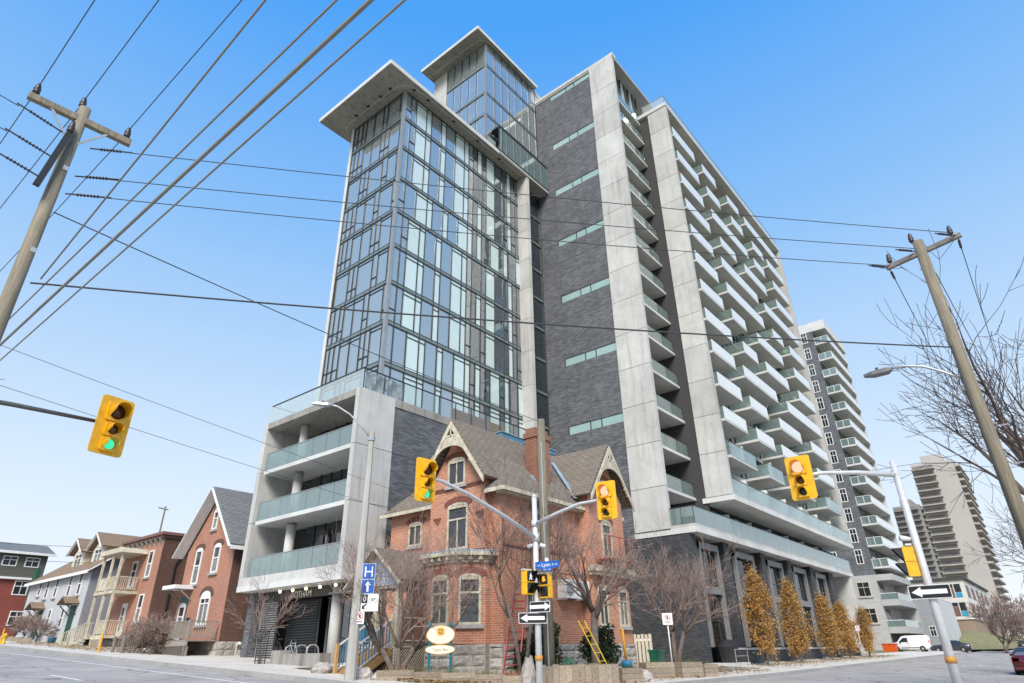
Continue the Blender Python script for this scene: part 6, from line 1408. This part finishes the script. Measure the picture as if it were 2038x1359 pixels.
# by the tower entrance: block bench, racks, bicycles, tree guard
bn = thing('concrete_bench', 'solid concrete block bench by the parked bicycles', 'bench', (18.3, 27.0, H(18, 27)+.13)); bx('bench_block', M['conc_rough'], bn, 17.9, 18.5, 25.6, 28.4, 1.3, 1.85); bx('bench_block', M['conc_rough'], bn, 17.7, 18.3, 28.4, 29.1, 1.3, 2.0)
for i, y in enumerate((29.0, 29.9, 28.1)):
    a = MB().tube([(18.9, y, 1.3), (18.9, y, 1.95), (18.95, y, 2.12), (19.1, y, 2.22), (19.35, y, 2.22), (19.5, y, 2.12), (19.55, y, 1.95), (19.55, y, 1.3)], .035, 8); tag(a.obj('bike_rack', M['metal'], None, True), 'steel hoop rack by the entrance, %s of three' % ('middle', 'left', 'right')[i], 'bike rack', 'bike racks')
def bicycle(label, x, y, rz, c):
    z = H(x, y)+.15; o = thing('bicycle', label, 'bicycle', (x, y, z), rz, 'bicycles at the entrance'); m = plain('bike_%d' % int(x*10+y*10), c, .4)
    for xx in (-.52, .52):
        w = MB().tube([(xx+.33*math.cos(k*.314), 0, .34+.33*math.sin(k*.314)) for k in range(21)], .018, 5).obj('wheel', blk, o, False, True)
        s = MB()
        for k in range(10): s.tube([(xx, 0, .34), (xx+.32*math.cos(k*.628), 0, .34+.32*math.sin(k*.628))], .003, 3)
        tag(s.obj('spokes', M['metal'], w, False, True), kind='stuff')
    f = MB()
    for a, b in (((-.52, .34), (-.15, .82)), ((-.15, .82), (.38, .84)), ((-.12, .3), (.38, .78)), ((-.12, .3), (-.2, .95)), ((-.52, .34), (-.12, .3)), ((.52, .34), (.36, .98))): f.tube([(a[0], 0, a[1]), (b[0], 0, b[1])], .018, 6)
    f.obj('bike_frame', m, o, False, True); MB().box(-.33, -.08, -.06, .06, .95, 1.0).obj('saddle', blk, o, False, True); MB().tube([(.3, -.28, 1.0), (.38, -.1, 1.02), (.38, .1, 1.02), (.3, .28, 1.0)], .014, 6).obj('handlebar', blk, o, False, True)
    MB().lathe([(.08, -.01), (.08, .01)], n=12).move(Matrix.Translation((-.12, .04, .3)) @ Matrix.Rotation(R(90), 4, 'X')).obj('chain_wheel', M['metal'], o, False, True)
bicycle('black bicycle parked at the left hoop by the entrance', 18.7, 30.2, R(70), (.02, .02, .022)); bicycle('silver bicycle locked nearest the concrete bench', 18.9, 29.2, R(80), (.35, .36, .38))
tg = thing('tree_guard', 'slim black iron guard round the small street tree', 'tree guard', (17.0, 29.9, H(17, 30)+.13))
for i in range(8): a = i*.785; MB().tube([(17.3+.22*math.cos(a), 29.3+.22*math.sin(a), 1.3), (17.3+.25*math.cos(a), 29.3+.25*math.sin(a), 2.9)], .013, 5).obj('guard_bar', M['black'], tg)
for z in (1.6, 2.2, 2.8): MB().tube([(17.3+.24*math.cos(k*.5236), 29.3+.24*math.sin(k*.5236), z) for k in range(13)], .015, 5).obj('guard_ring', M['black'], tg)
# up the street
fh = thing('fire_hydrant', 'yellow fire hydrant at the far left kerb', 'hydrant', (15.0, 60.0, H(15, 60)+.13)); MB().lathe([(.16, 0), (.16, .06), (.12, .07), (.12, .5), (.15, .52), (.15, .58), (.1, .66), (.03, .72)], (15, 60, H(15, 60)+.13), 12).obj('hydrant_body', yl, fh, True); MB().tube([(14.8, 60, 3.3), (15.2, 60, 3.3)], .06, 8).obj('hydrant_nozzle', yl, fh, True)
for x, y, l in ((15.5, 43.4, 'by the gabled house stairs'), (15.4, 62.3, 'near the hydrant')): tag(MB().tube([(x, y, H(x, y)), (x, y, H(x, y)+1.1)], .06, 8).obj('bollard', plain('bollard_orange', (.70, .33, .01), .5) if 'bollard_orange' not in bpy.data.materials else bpy.data.materials['bollard_orange']), 'orange marker bollard '+l, 'bollard', 'marker bollards')
tb = thing('timber_bed', 'long timber edged bed before the grey terrace', 'planter', (18.2, 67, H(18, 67)))
for i in range(4): bx('timber', M['tim'], tb, 17.5, 17.65, 63.4+i*2.3, 65.65+i*2.3, H(17.5, 64.5+i*2.3)-.1, H(17.5, 64.5+i*2.3)+.45)
tag(MB().lathe([(.25, 0), (.3, .4), (.3, .45)], (18.4, 61.3, H(18, 61)+.13), 12).obj('plant_tub', plain('tub_teal', (.02, .09, .14), .5), None, True), 'dark blue plant tub by the terrace door', 'tub')
FPl = polething('distant_pole', 'far off utility pole above the brick roofs', 40, 100.4, 22.3, .16, .12); MB().beam((38.9, 100.0, 21.9), (40.6, 100.7, 21.9), .12, .12).obj('crossarm', M['polewood'], FPl)
LF = polething('street_lamp_far', 'thin lamp pole at the far left edge', 13.2, 70, 9.3, .09, .06, 'street light', 'galv', 8); MB().tube([(13.2, 70, 9.2), (12.6, 70.4, 9.9), (11.6, 71, 10.1)], .05, 6).obj('lamp_arm', M['galv'], LF)
# down the side street
ob = thing('orange_bin', 'orange salt bin beside the white van', 'bin', (96, 18.6, H(96, 18))); MB().loft([[(96+u*k, 18.6+v*k, z) for u, v in ((-.5, -.8), (.5, -.8), (.5, .8), (-.5, .8))] for z, k in ((1.0, .85), (2.1, 1.0))]).obj('bin_body', plain('bin_orange', (.62, .09, .01), .5), ob); MB().box(95.45, 96.55, 17.75, 19.45, 2.1, 2.2).obj('bin_lid', bpy.data.materials['bin_orange'], ob)
tag(MB().lathe([(.55, 0), (.7, .7), (.6, .8)], (80, 18.0, 1.05), 12).obj('yellow_tub', yl, None, True), 'yellow tub at the end of the podium', 'tub')
cs = thing('crossing_sign', 'fluorescent yellow school crossing sign at far right', 'sign', (80, -.6, H(80, 0))); MB().tube([(80, -.6, .6), (80, -.6, 3.6)], .05, 6).obj('post', M['galv'], cs); MB().loft([[(80-d, -.6+u, 3.3+v) for u, v in ((-.5, -.4), (.5, -.4), (.5, .15), (0, .6), (-.5, .15))] for d in (.06, .08)]).obj('plate', plain('fluoro_yellow', (.62, .75, .01), .5), cs); bx('lower_plate', M['swhite'], cs, 79.9, 79.93, -.95, -.25, 2.1, 2.7)
hzs = thing('hazard_marker', 'striped yellow and black hazard marker before the grass bank', 'sign', (110, 5.3, 1.2)); bx('board', yl, hzs, 110, 110.05, 4.8, 5.5, 1.6, 3.0)
for i in range(3): MB().beam((109.98, 4.8, 1.75+i*.42), (109.98, 5.5, 1.95+i*.42), .02, .18).obj('stripe', M['black'], hzs)
bq = thing('covered_grill', 'covered black barbecue on the podium entry step', 'barbecue', (40.6, 16.6, 1.05)); MB().loft([[(40.6+u*k, 16.6+v*k, z) for u, v in ((-.7, -.35), (.7, -.35), (.75, 0), (.7, .35), (-.7, .35), (-.75, 0))] for z, k in ((1.05, .8), (1.5, .9), (1.9, 1.0), (2.25, .6), (2.3, .2))]).obj('cover', M['black'], bq)
# things on the roof terrace and the balconies
tl = thing('terrace_tarp', 'grey tarpaulin draped on the podium terrace rail', 'tarpaulin', (20.5, 26.7, 15)); b = MB(); rings = []
for i in range(10): rings.append([(19.6+i*.28, 26.5+.12*math.sin(i*1.7+j*.9), 16.0-.25*j-.12*math.sin(i*.9)*j*.4) for j in range(5)])
b.loft(rings, False, False); b.obj('tarp_sheet', plain('tarp_grey', (.33, .34, .36), .6, .3, 3), tl)
wb = thing('wooden_planter_box', 'long cedar planter box on the podium terrace', 'planter', (29, 27, 14.9))
for i in range(3): bx('plank', wood('cedar', (.36, .17, .075)) if i == 0 else bpy.data.materials['cedar'], wb, 26.6, 31.6, 26.62, 26.7, 14.95+i*.3, 15.22+i*.3)
pc = plain('plastic_orange', (.6, .10, .02), .5)
tag(MB().lathe([(.16, 0), (.13, .02), (.03, .6)], (73.5, 16.6, 29.35), 10).obj('traffic_cone', pc, None, True), 'orange traffic cone standing on a high balcony', 'cone'); tag(MB().tube([(45.6, 16.4, 40.7), (45.6, 16.4, 42.4)], .1, 6).obj('folded_umbrella', pc), 'folded orange parasol on an upper balcony by the fin', 'parasol')
rr_ = random.Random(5); n_ = 0; ORD = ('', 'first', 'second', 'third', 'fourth', 'fifth', 'sixth', 'seventh', 'eighth', 'ninth', 'tenth')
for k, L_ in TR.items():
    for i_, (a, c) in enumerate(L_):
        if rr_.random() < .45 and k < 11:
            x = rr_.uniform(a+.6, c-.8); z = 14.5+2.885*(k-1)+.2; n_ += 1
            o = thing('balcony_chair', '%s chair on the %s balcony from the concrete fin, %s row up' % ('black' if n_ % 2 else 'white', ORD[i_+1], ORD[k]), 'chair', (x, 16.7, z), rr_.uniform(0, 6), 'chairs left out on the balconies'); mm = blk if n_ % 2 else M['white']
            MB().box(-.22, .22, -.22, .22, .4, .45).obj('seat', mm, o, False, True); MB().box(-.22, .22, .18, .23, .45, .9).obj('backrest', mm, o, False, True)
            for sx in (-.2, .2):
                for sy in (-.2, .2): MB().box(sx-.02, sx+.02, sy-.02, sy+.02, 0, .4).obj('leg', mm, o, False, True)
